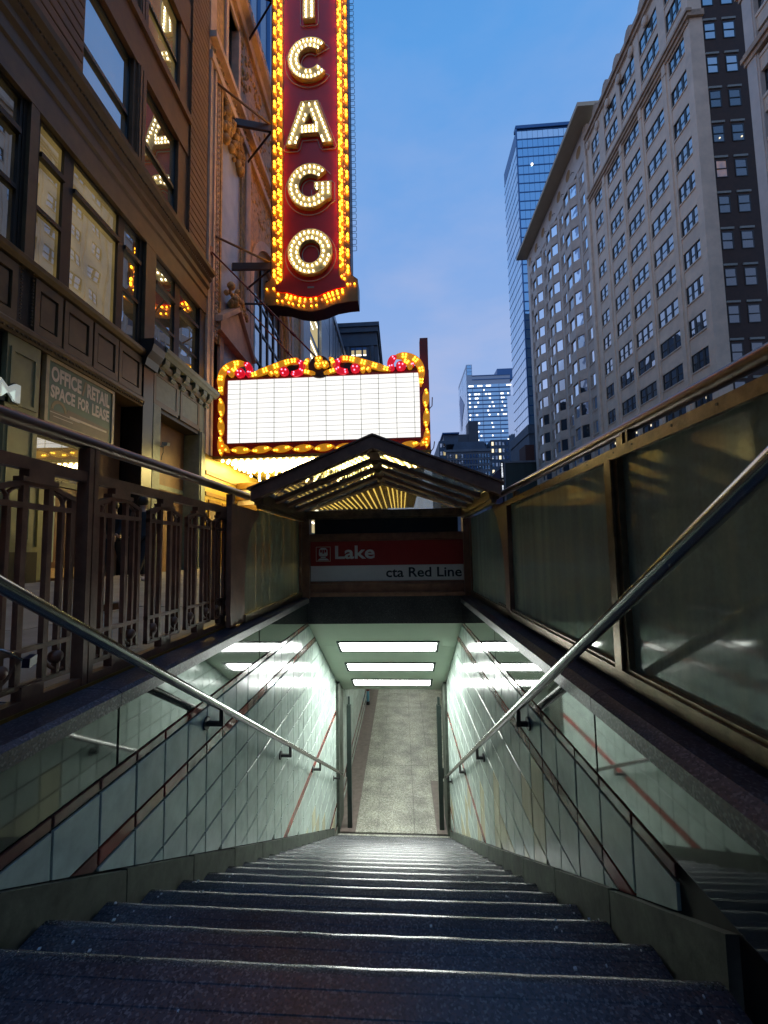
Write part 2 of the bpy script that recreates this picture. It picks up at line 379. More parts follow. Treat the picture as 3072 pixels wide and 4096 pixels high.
def tag(o, label=None, cat=None, group=None, kind=None):
    if label: o['label'] = label
    if cat: o['category'] = cat
    if group: o['group'] = group
    if kind: o['kind'] = kind
    return o
def T(name, label, cat, loc=(0, 0, 0), group=None, kind=None):
    o = bpy.data.objects.new(name, None); o.empty_display_size = .2; C.objects.link(o); o.location = loc
    return tag(o, label, cat, group, kind)
WLOC = {}
def wpos(o):
    p = Vector((0, 0, 0))
    if o.parent is None: return Vector(o.location) if o.type == 'EMPTY' else Vector((0, 0, 0))
    return None
def P(parent, name, mb, mats, loc=None, rot=None, label=None, kind=None):
    """a part: geometry in world metres; loc only for meshes shared round their own centre"""
    me = mb if isinstance(mb, bpy.types.Mesh) else mb.mesh(name, mats)
    o = bpy.data.objects.new(name, me); C.objects.link(o)
    if parent is not None:
        o.parent = parent
        if parent.type == 'EMPTY' or parent.get('_own'):
            off = Vector(parent.location) if parent.type == 'EMPTY' else Vector(parent['_own'])
            o.matrix_parent_inverse = Matrix.Translation(-off)
        if parent.type == 'MESH' and parent.get('_rot'):
            pass
    if loc is not None: o.location = loc
    if rot is not None: o.rotation_euler = rot
    if label: o['label'] = label
    if kind: o['kind'] = kind
    return o
def sub(parent, name, me, loc):
    """a sub-part whose parent is itself a shared mesh placed at parent.location"""
    o = bpy.data.objects.new(name, me); C.objects.link(o); o.parent = parent
    o.matrix_parent_inverse = Matrix.Translation(-Vector(parent.location)); o.location = loc
    return o
def clip(poly, a, b, c):
    """keep a*u + b*v <= c"""
    outp = []
    for i in range(len(poly)):
        p, q = poly[i], poly[(i+1) % len(poly)]
        dp, dq = a*p[0]+b*p[1]-c, a*q[0]+b*q[1]-c
        if dp <= 0: outp.append(p)
        if dp*dq < 0:
            t_ = dp/(dp-dq); outp.append((p[0]+(q[0]-p[0])*t_, p[1]+(q[1]-p[1])*t_))
    return outp
def area(poly): return abs(sum(poly[i][0]*poly[(i+1) % len(poly)][1]-poly[(i+1) % len(poly)][0]*poly[i][1] for i in range(len(poly))))/2
_tc = {}
def textmesh(body, w_, h_, fn, depth=.006, bold=.0, name='lettering'):
    """flat lettering fitted to a w x h box; fn(u,v,d) places it"""
    cu = bpy.data.curves.new('t', 'FONT'); cu.body = body; cu.size = 1; cu.extrude = .5; cu.offset = bold; cu.resolution_u = 3
    ob = bpy.data.objects.new('t', cu); C.objects.link(ob)
    dg = bpy.context.evaluated_depsgraph_get(); me = bpy.data.meshes.new_from_object(ob.evaluated_get(dg))
    bpy.data.objects.remove(ob)
    xs = [v.co.x for v in me.vertices]; ys = [v.co.y for v in me.vertices]
    x0, x1, y0, y1 = min(xs), max(xs), min(ys), max(ys)
    for v in me.vertices:
        v.co = fn((v.co.x-x0)/(x1-x0)*w_, (v.co.y-y0)/(y1-y0)*h_, (v.co.z+.5)*depth)
    me.name = name; return me
# ------------------------------------------------------------------ ground, pavement, road
XW = -7.6                      # left street wall
L, R = -1.30, .805             # stair walls
def tread(k): return 1.173+.31*k, -(.3696+.605*(1.173+.31*k))
g = MB(); H = -.90
for x0, x1, y0, y1 in ((-1500, -1.75, -1500, 1500), (1.35, 1500, -1500, 1500), (-1.75, 1.35, -1500, -.1), (-1.75, 1.35, 6.2, 1500)):
    g.add([(x0, y0, H), (x1, y0, H), (x1, y1, H), (x0, y1, H)], [(0, 1, 2, 3)])
P(None, 'ground', g, 'earth', kind='structure')
walk = T('sidewalk', None, None, (-4.5, 6, -.6), kind='structure')
def zw(x): return -.615+(-1.6-x)/6*.115
b = MB()
b.add([(XW, -10, zw(XW)-.03), (-1.66, -10, zw(-1.66)-.03), (-1.66, 120, zw(-1.66)-.03), (XW, 120, zw(XW)-.03)], [(0, 1, 2, 3)])
P(walk, 'bedding', b, 'joint_dark')
xs = [XW+.02, -6.1, -4.6, -3.1, -1.67]
for i in range(4):
    for j in range(-3, 14):
        x0, x1 = xs[i]+.006, xs[i+1]-.006; y0, y1 = j*1.5+.2+.006, j*1.5+1.7-.006
        dz = random.uniform(-.002, .003)
        q = [(x0, y0), (x1, y0), (x1, y1), (x0, y1)]
        vs = [(x, y, zw(x)+dz) for x, y in q]+[(x, y, zw(x)-.028) for x, y in q]
        P(walk, 'paving_slab', MB().add(vs, [(0, 1, 2, 3), (7, 6, 5, 4), (0, 4, 5, 1), (1, 5, 6, 2), (2, 6, 7, 3), (3, 7, 4, 0)]), 'concrete_walk')
b = MB()
for x0, x1, y0, y1, z in ((-1.66, 2.4, 5.98, 120, -.605), (1.24, 2.4, -10, 5.98, -.605), (-1.66, 1.24, -10, .05, -.60)):
    b.box(x0, x1, y0, y1, z-.2, z)
b.add([(XW, 21.3, zw(XW)-.004), (-1.67, 21.3, zw(-1.67)-.004), (-1.67, 120, zw(-1.67)-.004), (XW, 120, zw(XW)-.004)], [(0, 1, 2, 3)])
P(walk, 'paving', b, 'concrete_walk')
P(None, 'kerb', MB().box(2.4, 2.56, -10, 160, -.86, -.60), 'kerb_stone', kind='structure')
P(None, 'road', MB().box(2.56, 19.4, -40, 400, -.88, -.74), 'asphalt', kind='structure')
rm = MB()
for j in range(-4, 24):
    rm.box(10.9, 11.05, j*9, j*9+3, -.739, -.735)
P(None, 'lane_marking', rm, 'road_paint', kind='structure')
P(None, 'far_kerb', MB().box(19.4, 19.56, -40, 400, -.87, -.60), 'kerb_stone', kind='structure')
P(None, 'far_sidewalk', MB().box(19.56, 28, -40, 400, -.87, -.61), 'concrete_walk', kind='structure')

# ------------------------------------------------------------------ stairs
st = T('stairs', None, None, (-.25, .3, -.6), kind='structure')
prevy = .05
for k in range(-2, 22):
    yk, zk = tread(k)
    if k == -1: yk -= .035
    yp = prevy-.03
    # profile in (y,z): tread with two grooves near the nosing, riser undercut
    prof = [(yp, zk-.26), (yk-.02, zk-.26), (yk-.02, zk-.06), (yk-.001, zk-.045), (yk+.001, zk-.026), (yk-.003, zk-.013), (yk-.012, zk-.006), (yk-.026, zk-.0015), (yk-.040, zk),
            (yk-.075, zk), (yk-.077, zk-.002), (yk-.083, zk-.002), (yk-.085, zk), (yk-.135, zk), (yk-.137, zk-.002), (yk-.143, zk-.002), (yk-.145, zk), (yp, zk)]
    nseg = 26; mb = MB(); n = len(prof); vs = []
    r_ = random.Random(k)
    wv = [r_.uniform(-1, 1) for _ in range(nseg+1)]
    for i in range(nseg+1):
        x = L+.03+(R-L-.06)*i/nseg
        sag = -.006*sin(pi*i/nseg)
        for q, (y, z) in enumerate(prof):
            e_ = 1 if 2 <= q <= 8 else 0
            vs.append((x, y+(wv[i]*.0012 if e_ else 0), z+(sag+wv[i]*.0006 if 2 <= q <= 16 else 0)))
    fs = []
    mi_ = []
    for i in range(nseg):
        for q in range(n):
            mi_.append(1 if 3 <= q <= 7 else 0)
            fs.append((i*n+q, (i+1)*n+q, (i+1)*n+(q+1) % n, i*n+(q+1) % n))
    fs += [tuple(range(n)), tuple(reversed(range(nseg*n, nseg*n+n)))]
    mb.add(vs, fs); mb.m = mi_+[0, 0]; mb.sm = [bool(v) for v in mb.m]
    P(st, 'step', mb, ['step_stone', 'nosing_highlight'])
    prevy = yk
ZF = -5.205
P(st, 'landing', MB().box(L+.02, R-.02, 7.64, 7.985, ZF-.2, ZF), 'terrazzo')
# loose grit and scraps on the treads
gr = MB(); r_ = random.Random(3)
for i in range(420):
    k = r_.randrange(-1, 16); yk, zk = tread(k); s = r_.uniform(.0015, .004)
    side = r_.random()
    x = L+.05+abs(r_.gauss(0, .18)) if side < .45 else (R-.05-abs(r_.gauss(0, .18)) if side < .9 else r_.uniform(L+.1, R-.1))
    y = yk-r_.uniform(.01, .30)
    gr.obox((x, y, zk+s*.6), (Vector((1, .3*r_.random(), 0)).normalized(), Vector((0, 1, .3)).normalized(), Vector((0, 0, 1))), (s*r_.uniform(.5, 1.6), s, s*.6))
P(None, 'grit', gr, 'letter_white', kind='stuff')

# ------------------------------------------------------------------ tiled stair walls
def zskirt(y): return max(-(.262+.607*y), ZF+.115)
def zceil(y): return -.97-.622*(y-5.69)
def stair_wall(side):
    left = side < 0; xw = L if left else R; s = 1 if left else -1
    nm = 'left' if left else 'right'
    root = T('stair_wall', f'tiled stair wall with red bands on the {nm} going down, under the {"iron fence" if left else "glass fence"}', 'wall', (xw, 4, -2.6), 'tiled stair walls')
    P(root, 'backing', MB().box(xw-s*.24, xw-s*.011, -.2, 8.6, -5.7, -.69), 'grout')
    cache = {}
    y0j = (1.51-.242*7) if left else (1.36-.2425*6)
    pw = .242 if left else .2425
    rows = [('t', -1.23, -1.0), ('r2', -1.305, -1.23)]
    z = -1.305
    for i in range(7): rows.append(('t', z-.2393, z)); z -= .2393
    rows.append(('r3', -3.07, -2.98)); z = -3.07
    for i in range(6): rows.append(('t', z-.265, z)); z -= .265
    rows += [('r4', -4.735, -4.66), ('t', -5.03, -4.735), ('r4', -5.10, -5.03), ('t', -5.2, -5.10)]
    rows.insert(0, ('r1', -1.0, -.945))
    g_ = .0062; rr = random.Random(11 if left else 12)
    for c in range(40):
        ya, yb = y0j+c*pw, y0j+(c+1)*pw
        if ya > 7.95: break
        if not left and ya < 1.30: continue
        yb = min(yb, 7.98)
        for ty, za, zb in rows:
            if left and ty == 't' and abs(ya-1.51) < .05 and -1.56 < za < -1.5: continue   # a broken-out piece
            poly = [(ya+g_, za+g_), (yb-g_, za+g_), (yb-g_, zb-g_), (ya+g_, zb-g_)]
            full = True
            if za < zskirt(yb)+.02 or za < zskirt(ya)+.02:
                if ya < 7.7: p2 = clip(poly, -.607, -1, .262-.006)
                else: p2 = clip(poly, 0, -1, -(ZF+.12))
                full = full and len(p2) == 4 and abs(area(p2)-area(poly)) < 1e-6; poly = p2
            if yb > 5.69 and zb > zceil(yb):
                p2 = clip(poly, .622, 1, -.97+.622*5.69-.006); full = full and abs(area(p2)-area(poly)) < 1e-6; poly = p2
            if len(poly) < 3 or area(poly) < .0015: continue
            nm_ = 'tile' if ty == 't' else 'trim_tile'
            if ty == 't':
                mt = 'glaze_white'
                if not left and ya > 2.3 and zb < zskirt((ya+yb)/2)+.62 and rr.random() < .34: mt = 'glaze_stained'
                if left and ya > 4.4 and zb < zskirt((ya+yb)/2)+.30 and rr.random() < .35: mt = 'glaze_stained'
            else:
                mt = 'glaze_red' if (rr.random() < (.45 if ty in ('r1', 'r2') else .95)) else 'glaze_brown'
            th = .011
            if full:
                yc, zc = (ya+yb)/2, (za+zb)/2; key = (round(yb-ya, 4), round(zb-za, 4), mt)
                if key not in cache:
                    hy, hz = (yb-ya)/2-g_, (zb-za)/2-g_; bv = .003
                    q0 = [(-hy, -hz), (hy, -hz), (hy, hz), (-hy, hz)]; q1 = [(-hy+bv, -hz+bv), (hy-bv, -hz+bv), (hy-bv, hz-bv), (-hy+bv, hz-bv)]
                    vs = [(-s*th, *p) for p in q0]+[(-s*.002, *p) for p in q0]+[(0, *p) for p in q1]
                    fs = [(3, 2, 1, 0)]+[(i, (i+1) % 4, (i+1) % 4+4, i+4) for i in range(4)]+[(i+4, (i+1) % 4+4, (i+1) % 4+8, i+8) for i in range(4)]+[(8, 9, 10, 11)]
                    if not left: fs = [tuple(reversed(f)) for f in fs]
                    cache[key] = MB().add(vs, fs).mesh(nm_, mt)
                P(root, nm_, cache[key], None, loc=(xw+s*rr.uniform(0, .0015), yc, zc), rot=(rr.gauss(0, .0015), rr.gauss(0, .0035), rr.gauss(0, .0035)))
            else:
                P(root, nm_, MB().prism(poly, fx, xw-s*th, xw+s*rr.uniform(0, .0015)), mt)
    # polished panels between the top band and the coping
    for ya, yb in ((-.1, 1.843), (1.859, 3.712), (3.728, 5.68)):
        P(root, 'wall_panel', MB().box(xw-s*.02, xw+s*.0005, ya, yb, -.938, -.682), 'polished_panel')
    # cement skirting that follows the flight
    if not left: P(root, 'granite_end', MB().box(xw+.20, xw+.012, -.1, 1.335, -1.9, -.945), 'granite_polished')
    y = .05 if left else 1.14
    while y < 7.6:
        yb = min(y+.62, 7.68)
        lo = .5
        P(root, 'skirting', MB().prism([(y+.004, zskirt(y)-lo), (yb-.004, zskirt(yb)-lo), (yb-.004, zskirt(yb)+rr.uniform(-.006, .004)), (y+.004, zskirt(y)+rr.uniform(-.006, .004))], fx, xw-s*.10, xw+s*.022), 'skirting_cement')
        y = yb
    P(root, 'skirting', MB().box(xw-s*.1, xw+s*.022, 7.685, 7.99, ZF-.1, ZF+.115), 'skirting_cement')
    # granite coping
    cp = [(0, -.68), (0, -.622), (.02, -.606), (.37, -.598), (.37, -.68)] if left else [(0, -.69), (0, -.63), (.045, -.60), (.44, -.585), (.44, -.69)]
    cp = [(xw-s*(u-.014), v) for u, v in cp]
    for ya, yb in ((-.2, 1.848), (1.852, 3.718), (3.722, 5.69)):
        P(root, 'coping_stone', MB().prism(cp, fy, ya, yb), 'coping_stone')
    # the far end of the wall: grey tiled jamb
    P(root, 'jamb', MB().box(xw-s*.05, xw+s*.05, 7.995, 8.58, ZF-.02, -2.5), 'skirting_cement')
    return root
stair_wall(-1); stair_wall(1)

# handrails
def handrail(side):
    left = side < 0
    xr = -1.19 if left else .735; xw = L if left else R; s = 1 if left else -1
    f = (lambda y: .611-.5955*y) if left else (lambda y: .684-.609*y)
    root = T('handrail', f'round steel stair handrail on the {"left" if left else "right"} tiled wall', 'handrail', (xr, 4, f(4)), 'stair handrails')
    pts = [(xr, y, f(y)) for y in [x*.35-.1 for x in range(25)] if y < 8.0]
    e_ = pts[-1]; pts += [(xr-s*.02, e_[1]+.09, e_[2]-.04), (xr-s*.09, e_[1]+.10, e_[2]-.045)]
    P(root, 'rail', MB().tube(pts, .0235, 14), 'steel_tube')
    for y in ((2.70, 4.36, 5.91, 7.63) if left else (2.80, 4.42, 5.86, 7.5)):
        z = f(y); b_ = MB()
        b_.box(xr-.013, xr+.013, y-.014, y+.014, z-.115, z-.018)
        b_.box(xr-.013, xw-s*.0, y-.013, y+.013, z-.115, z-.088)
        b_.tube([(xw+s*.001, y, z-.10), (xw+s*.014, y, z-.10)], .042, 12)
        P(root, 'bracket', b_, 'black_iron')
handrail(-1); handrail(1)

# ------------------------------------------------------------------ tunnel ceiling and lights
ce = T('tunnel_ceiling', None, None, (-.25, 7, -1.8), kind='structure')
for ya, yb in ((5.692, 6.46), (6.468, 8.62)):
    P(ce, 'ceiling_panel', MB().prism([(ya, zceil(ya)), (yb, zceil(yb)), (yb, zceil(yb)+.25), (ya, zceil(ya)+.25)], fx, L+.001, R-.001), 'ceiling_paint')
tl = sqrt(1+.622**2); D = Vector((0, 1/tl, -.622/tl)); Nn = Vector((0, -.622/tl, -1/tl)); X = Vector((1, 0, 0))
for yc, which in ((6.455, 'nearest of three bright fluorescent panels in the sloping stair ceiling'), (7.325, 'middle of three bright fluorescent panels in the sloping stair ceiling'), (8.17, 'farthest of three bright fluorescent panels in the sloping stair ceiling')):
    c = Vector((-.23, yc, zceil(yc)))
    root = T('ceiling_light', which, 'light', c, 'fluorescent panels in the stair ceiling')
    hl, hw = .175*tl, .755
    fr = MB()
    for sgn in (-1, 1):
        fr.obox(c+Nn*.004+D*sgn*(hl), (X, D, Nn), (hw+.02, .018, .016))
        fr.obox(c+Nn*.004+X*sgn*(hw), (X, D, Nn), (.018, hl-.02, .0155))
    P(root, 'frame', fr, 'green_black_paint')
    P(root, 'diffuser', MB().obox(c+Nn*.003, (X, D, Nn), (hw-.017, hl-.017, .004)), 'tube_white')

# ------------------------------------------------------------------ lower passage
ps = T('passage_floor', None, None, (0, 12, ZF), kind='structure')
P(ps, 'threshold', MB().box(L+.05, R-.05, 7.988, 8.05, ZF-.2, ZF-.02), 'black_stone')
zz = ZF-.01
P(ps, 'bedding', MB().box(-1.4, 3.2, 8.05, 26, zz-.2, zz-.012), 'joint_dark')
P(ps, 'border_strip', MB().box(-1.31, -.965, 8.05, 26, zz-.011, zz), 'terrazzo_brown')
P(ps, 'border_strip', MB().box(.56, .80, 8.05, 9.83, zz-.011, zz), 'terrazzo_brown')
ys = [8.05, 9.16, 10.49, 12.2, 13.88, 15.6, 17.6, 19.6, 21.6, 23.6, 26]
for i in range(len(ys)-1):
    for xa, xb in ((-.965, -.56), (-.56, .145), (.145, .56), (.56, 1.4), (1.4, 3.2)):
        if xa == .56 and ys[i] < 9.8:
            if ys[i+1] > 9.83: P(ps, 'floor_slab', MB().box(xa+.003, xb-.003, 9.834, ys[i+1]-.003, zz-.011, zz-.0005), 'terrazzo')
            continue
        P(ps, 'floor_slab', MB().box(xa+.003, xb-.003, ys[i]+.003, ys[i+1]-.003, zz-.011, zz-random.uniform(0, .001)), 'terrazzo')
P(None, 'passage_ceiling', MB().box(-1.6, 3.3, 8.63, 26, -2.80, -2.6), 'ceiling_paint', kind='structure')
pw_ = T('passage_wall', 'white tiled passage wall with thin dark red stripes beyond the bottom step', 'wall', (-1.32, 14, -4), 'passage walls')
P(pw_, 'backing', MB().box(-1.6, -1.325, 8.6, 26, -5.4, -2.6), 'grout')
for i in range(24):
    ya = 8.6+i*.7
    for za, zb, mt in ((-5.08, -4.99, 'glaze_brown'), (-4.80, -4.71, 'glaze_red'), (-5.205, -5.085, 'glaze_white'), (-4.985, -4.805, 'glaze_white'), (-4.705, -4.0, 'glaze_white'), (-3.995, -2.81, 'glaze_white')):
        P(pw_, 'tile' if mt == 'glaze_white' else 'trim_tile', MB().box(-1.324, -1.312, ya+.004, ya+.696, za, zb), mt)
P(None, 'passage_wall', MB().box(3.2, 3.4, 8.0, 26, -5.4, -2.6), 'ceiling_paint'); tag(C.objects[-1] if False else bpy.data.objects['passage_wall.001'], 'plain pale wall on the far right of the lower passage', 'wall', 'passage walls')
P(None, 'passage_end_wall', MB().box(-1.6, 3.4, 26, 26.2, -5.4, -2.6), 'ceiling_paint'); tag(bpy.data.objects['passage_end_wall'], 'plain pale end wall closing the lower passage', 'wall')
P(None, 'passage_front_wall', MB().box(R+.02, 3.4, 7.9, 8.0, -5.4, -2.6), 'ceiling_paint'); tag(bpy.data.objects['passage_front_wall'], 'plain pale wall beside the foot of the stairs', 'wall')
for i, yc in enumerate((10.2, 13.0, 16.0, 19.5)):
    root = T('passage_light', f'fluorescent ceiling light in the lower passage, number {i+1} from the stairs' if False else ['first fluorescent ceiling light past the stairs in the lower passage', 'second fluorescent ceiling light past the stairs in the lower passage', 'third fluorescent ceiling light past the stairs in the lower passage', 'last fluorescent ceiling light at the far end of the lower passage'][i], 'light', (.2, yc, -2.82), 'lower passage lights')
    P(root, 'frame', MB().box(-.66, 1.06, yc-.11, yc+.11, -2.81, -2.795), 'green_black_paint')
    P(root, 'diffuser', MB().box(-.62, 1.02, yc-.08, yc+.08, -2.818, -2.811), 'tube_white')
for x, lab in ((-1.08, 'tall dark green gate post at the left foot of the stairs'), (.66, 'tall dark green gate post at the right foot of the stairs')):
    root = T('gate_post', lab, 'post', (x, 8.2, ZF), 'gate posts at the stair foot')
    P(root, 'shaft', MB().box(x-.042, x+.042, 8.16, 8.25, ZF-.02, -2.97), 'green_black_paint')
    P(root, 'finial', MB().box(x-.022, x+.022, 8.18, 8.225, -2.97, -2.80).tube([(x, 8.2, -2.99), (x, 8.2, -2.95)], .045, 10), 'green_black_paint')
    P(root, 'hinge', MB().tube([(x+(.05 if x > 0 else -.05), 8.2, -4.3), (x+(.05 if x > 0 else -.05), 8.2, -4.12)], .02, 8), 'black_iron')
root = T('pole_marker', 'blue pole with a red ring and a black foot against the far passage wall', 'pole', (-1.24, 14.5, ZF))
P(root, 'shaft', MB().tube([(-1.24, 14.5, -5.1), (-1.24, 14.5, -3.6)], .045, 10), mat('pole_blue', (.10, .28, .40), .4))
P(root, 'ring', MB().tube([(-1.24, 14.5, -4.75), (-1.24, 14.5, -4.62)], .052, 10), 'glaze_red')
P(root, 'foot', MB().tube([(-1.24, 14.5, -5.215), (-1.24, 14.5, -5.1)], .06, 10), 'black_iron')

# ------------------------------------------------------------------ iron fence on the left
XF = -1.50
fn = T('iron_fence', 'bronze painted art deco iron fence on the granite coping left of the stairs', 'fence', (XF, 2.2, -.6))
P(fn, 'top_rail', MB().tube([(XF, -.3, .544), (XF, 1.5, .546), (XF, 3.95, .574)], .033, 16), 'bronze_tube')
P(fn, 'mid_rail', MB().box(XF-.02, XF+.02, -.3, 3.55, .355, .405), 'bronze_paint')
P(fn, 'bottom_rail', MB().box(XF-.022, XF+.022, -.3, 3.55, -.592, -.553), 'bronze_paint')
P(fn, 'edge_strip', MB().box(XF+.028, XF+.036, -.2, 3.55, -.612, -.588), 'amber_metal')  # thin amber strip along the foot of the fence
for y in (.42, 1.87):
    P(fn, 'post', MB().box(XF-.03, XF+.03, y-.031, y-.004, -.60, .52).box(XF-.03, XF+.03, y+.004, y+.031, -.60, .52).box(XF-.02, XF+.02, y-.02, y+.02, -.60, .50), 'bronze_paint')
cv = [(3.28, -.585), (3.585, -.585), (3.575, -.3), (3.60, -.03), (3.68, .17), (3.80, .30), (3.93, .37), (3.93, .42), (3.28, .42)]
P(fn, 'end_panel', MB().prism(cv, fx, -1.425, -1.385), 'bronze_paint')
P(fn, 'end_return', MB().box(XF-.02, -1.425, 3.50, 3.54, -.585, .42), 'bronze_paint')
P(fn, 'post', MB().box(XF-.028, XF+.028, 3.50, 3.56, .40, .535), 'bronze_paint')
def arc2(cx, cz, r, a0, a1, n=7): return [(cx+r*cos(a0+(a1-a0)*i/n), cz+r*sin(a0+(a1-a0)*i/n)) for i in range(n+1)]
units = [(.50, .86), (.93, 1.29), (1.40, 1.785), (1.915, 2.265), (2.345, 2.70), (2.78, 3.145), (3.20, 3.49)]
for ya, yb in units:
    W_ = yb-ya; yc = (ya+yb)/2; xa, xb = XF-.014, XF+.014
    pan = P(fn, 'fence_panel', MB().box(xa, xb, ya, yb, .200, .222), 'bronze_paint')
    P(pan, 'lower_crossbar', MB().box(xa, xb, ya, yb, -.372, -.352), 'bronze_paint'); P(pan, 'sill_bar', MB().box(xa, xb, ya, yb, -.512, -.492), 'bronze_paint')
    P(pan, 'mounting_block', MB().box(xa-.008, xb+.008, yc-.06, yc+.06, .324, .356).box(xa-.009, xb+.009, yc-.085, yc+.085, .305, .325), 'bronze_paint')
    P(pan, 'mounting_block', MB().box(xa-.008, xb+.008, yc-.05, yc+.05, -.556, -.50), 'bronze_paint')
    # the pointed arch
    a = MB(); pts = [(ya, .262), (ya+W_*.33, .302), (yb-W_*.33, .302), (yb, .262)]
    for (p, q) in zip(pts[:-1], pts[1:]):
        a.prism([(p[0], p[1]-.011), (q[0], q[1]-.011), (q[0], q[1]+.011), (p[0], p[1]+.011)], fx, xa, xb)
    P(pan, 'arch', a, 'bronze_paint')
    for side in (0, 1):
        q = MB(); c0 = ya+.012 if side == 0 else yb-.012; sg = 1 if side == 0 else -1
        for r_ in (.052, ):
            A = arc2(c0, .222, r_, 0 if side == 0 else pi, pi/2, 6)
            q.tube([(XF, u, v) for u, v in A], .008, 6)
        c1 = ya+W_*.33-.01 if side == 0 else yb-W_*.33+.01
        A = arc2(c1, .222, .058, pi if side == 0 else 0, pi/2, 6)
        q.tube([(XF, u, v) for u, v in A], .008, 6)
        P(pan, 'quadrant', q, 'bronze_paint')
    for fr_, wd, top in ((0.0, .024, .265), (.155, .016, .205), (.335, .024, .300), (.665, .024, .300), (.845, .016, .205), (1.0, .024, .265)):
        y = ya+wd/2+(W_-wd)*fr_
        P(pan, 'bar', MB().box(XF-.012, XF+.012, y-wd/2, y+wd/2, -.505, top), 'bronze_paint')
    for side in (-1, 1):
        y = yc+side*W_*.33
        o_ = MB().ball((XF, y, -.425), .030, 10, 7)
        A = arc2(yc+side*W_*.5-side*.02, -.372, .115, -pi/2, (-pi if side > 0 else 0), 8)
        o_.tube([(XF, u, v) for u, v in A], .008, 6)
        P(pan, 'scroll', o_, 'bronze_paint')
lk = T('padlock', 'dark padlock hanging on the lower bar of the iron fence', 'padlock', (-1.465, 1.56, -.40))
bd = MB().obox((-1.462, 1.555, -.402), (Vector((.9, .3, -.1)).normalized(), Vector((-.3, .9, .1)).normalized(), Vector((.1, -.06, .98)).normalized()), (.013, .027, .018))
P(lk, 'body', bd, mat('padlock_blue', (.018, .020, .04), .35))
P(lk, 'shackle', MB().tube([(-1.465, 1.525, -.39), (-1.47, 1.48, -.355), (-1.475, 1.45, -.335), (-1.50, 1.44, -.335), (-1.515, 1.47, -.35), (-1.50, 1.53, -.385)], .0055, 8), 'steel_tube')

# ------------------------------------------------------------------ glass fence on the right
XG = .95
gf = T('glass_fence', 'bronze framed fence of dirty glass panes right of the stairs', 'fence', (XG, 2.4, -.6))
P(gf, 'top_rail', MB().tube([(XG, -.4, .486), (XG, 1.2, .492), (XG, 4.2, .528)], .027, 16), 'bronze_tube')
P(gf, 'top_frame', MB().box(XG-.028, XG-.018, -.4, 4.1, .384, .430).box(XG-.018, XG+.04, -.4, 4.1, .392, .428), 'bronze_worn')
P(gf, 'bottom_frame', MB().box(XG-.030, XG-.018, -.4, 4.1, -.565, -.515).box(XG-.018, XG+.05, -.4, 4.1, -.575, -.50), 'bronze_worn')
for y in (.15, 1.83, 3.47):
    if y < 3.4: P(gf, 'mullion', MB().box(XG-.032, XG-.020, y-.0, y+.055, -.515, .388).box(XG-.018, XG+.06, y-.03, y+.075, -.50, .395), 'bronze_worn')
    c = MB(); c.box(XG-.014, XG+.022, y-.11, y-.03, .43, .475).box(XG-.024, XG-.006, y-.135, y-.12, .43, .478).box(XG-.024, XG-.006, y-.095, y-.08, .43, .478).box(XG-.004, XG+.03, y-.16, y-.02, .428, .440)
    P(gf, 'stanchion', c, 'bronze_worn')
for i, (ya, yb) in enumerate(((-.4, .12), (.225, 1.80), (1.905, 3.60))):
    P(gf, 'glass_pane', MB().box(XG+.008, XG+.016, ya, yb, -.515, .395), 'glass_fence')
bt = MB()
for y in (.5, .93, 1.22, 1.42, 1.66, 1.80, 2.05, 2.4, 2.75, 3.1):
    bt.tube([(XG-.030, y, .412), (XG-.0275, y, .412)], .005, 8)
P(gf, 'bolt', bt, 'black_iron')
cv = [(3.60, -.55), (3.745, -.55), (3.735, -.3), (3.775, -.05), (3.86, .15), (4.0, .33), (4.18, .45), (4.18, .47), (3.60, .40)]
P(gf, 'end_panel', MB().prism(cv, fx, XG-.03, XG+.04), 'bronze_paint')

# ------------------------------------------------------------------ entrance canopy
cn = T('entrance_canopy', 'bronze gabled glass canopy over the subway stairs', 'canopy', (-.245, 4.9, -.6))
CX, EL, ER = -.245, -1.40, .915
def slope_z(x, zr, ze):          # height on the gable line
    return zr-(zr-ze)*((CX-x)/(CX-EL) if x < CX else (x-CX)/(ER-CX))
def gable(y0, y1, zr, ze, th, xl=EL, xr=ER):
    zl, zr_ = slope_z(xl, zr, ze), slope_z(xr, zr, ze)
    return MB().prism([(xl, zl-th), (CX, zr-th), (xr, zr_-th), (xr, zr_), (CX, zr), (xl, zl)], fy, y0, y1)
P(cn, 'front_fascia', gable(3.74, 3.84, 1.085, .615, .115), 'bronze_paint')
P(cn, 'fascia_cap', gable(3.72, 3.86, 1.105, .635, .018, EL-.03, ER+.03), 'bronze_paint')
for y, yb in ((4.18, 4.29), (4.62, 4.74), (5.06, 5.21)):
    P(cn, 'rafter', gable(y, yb, 1.0, .545, .05, EL+.10, ER-.10), 'bronze_paint')
P(cn, 'rear_rafter', gable(5.55, 5.76, 1.0, .60, .05), 'bronze_paint')
P(cn, 'rear_fascia', gable(5.68, 5.76, 1.08, .62, .075), 'bronze_paint')
P(cn, 'ridge', MB().box(CX-.05, CX+.05, 3.84, 5.55, .952, .998), 'bronze_paint')
for y in (4.235, 4.68, 5.135):
    P(cn, 'ridge_boss', MB().tube([(CX, y-.06, .945), (CX, y+.06, .945)], .04, 10), 'bronze_worn')
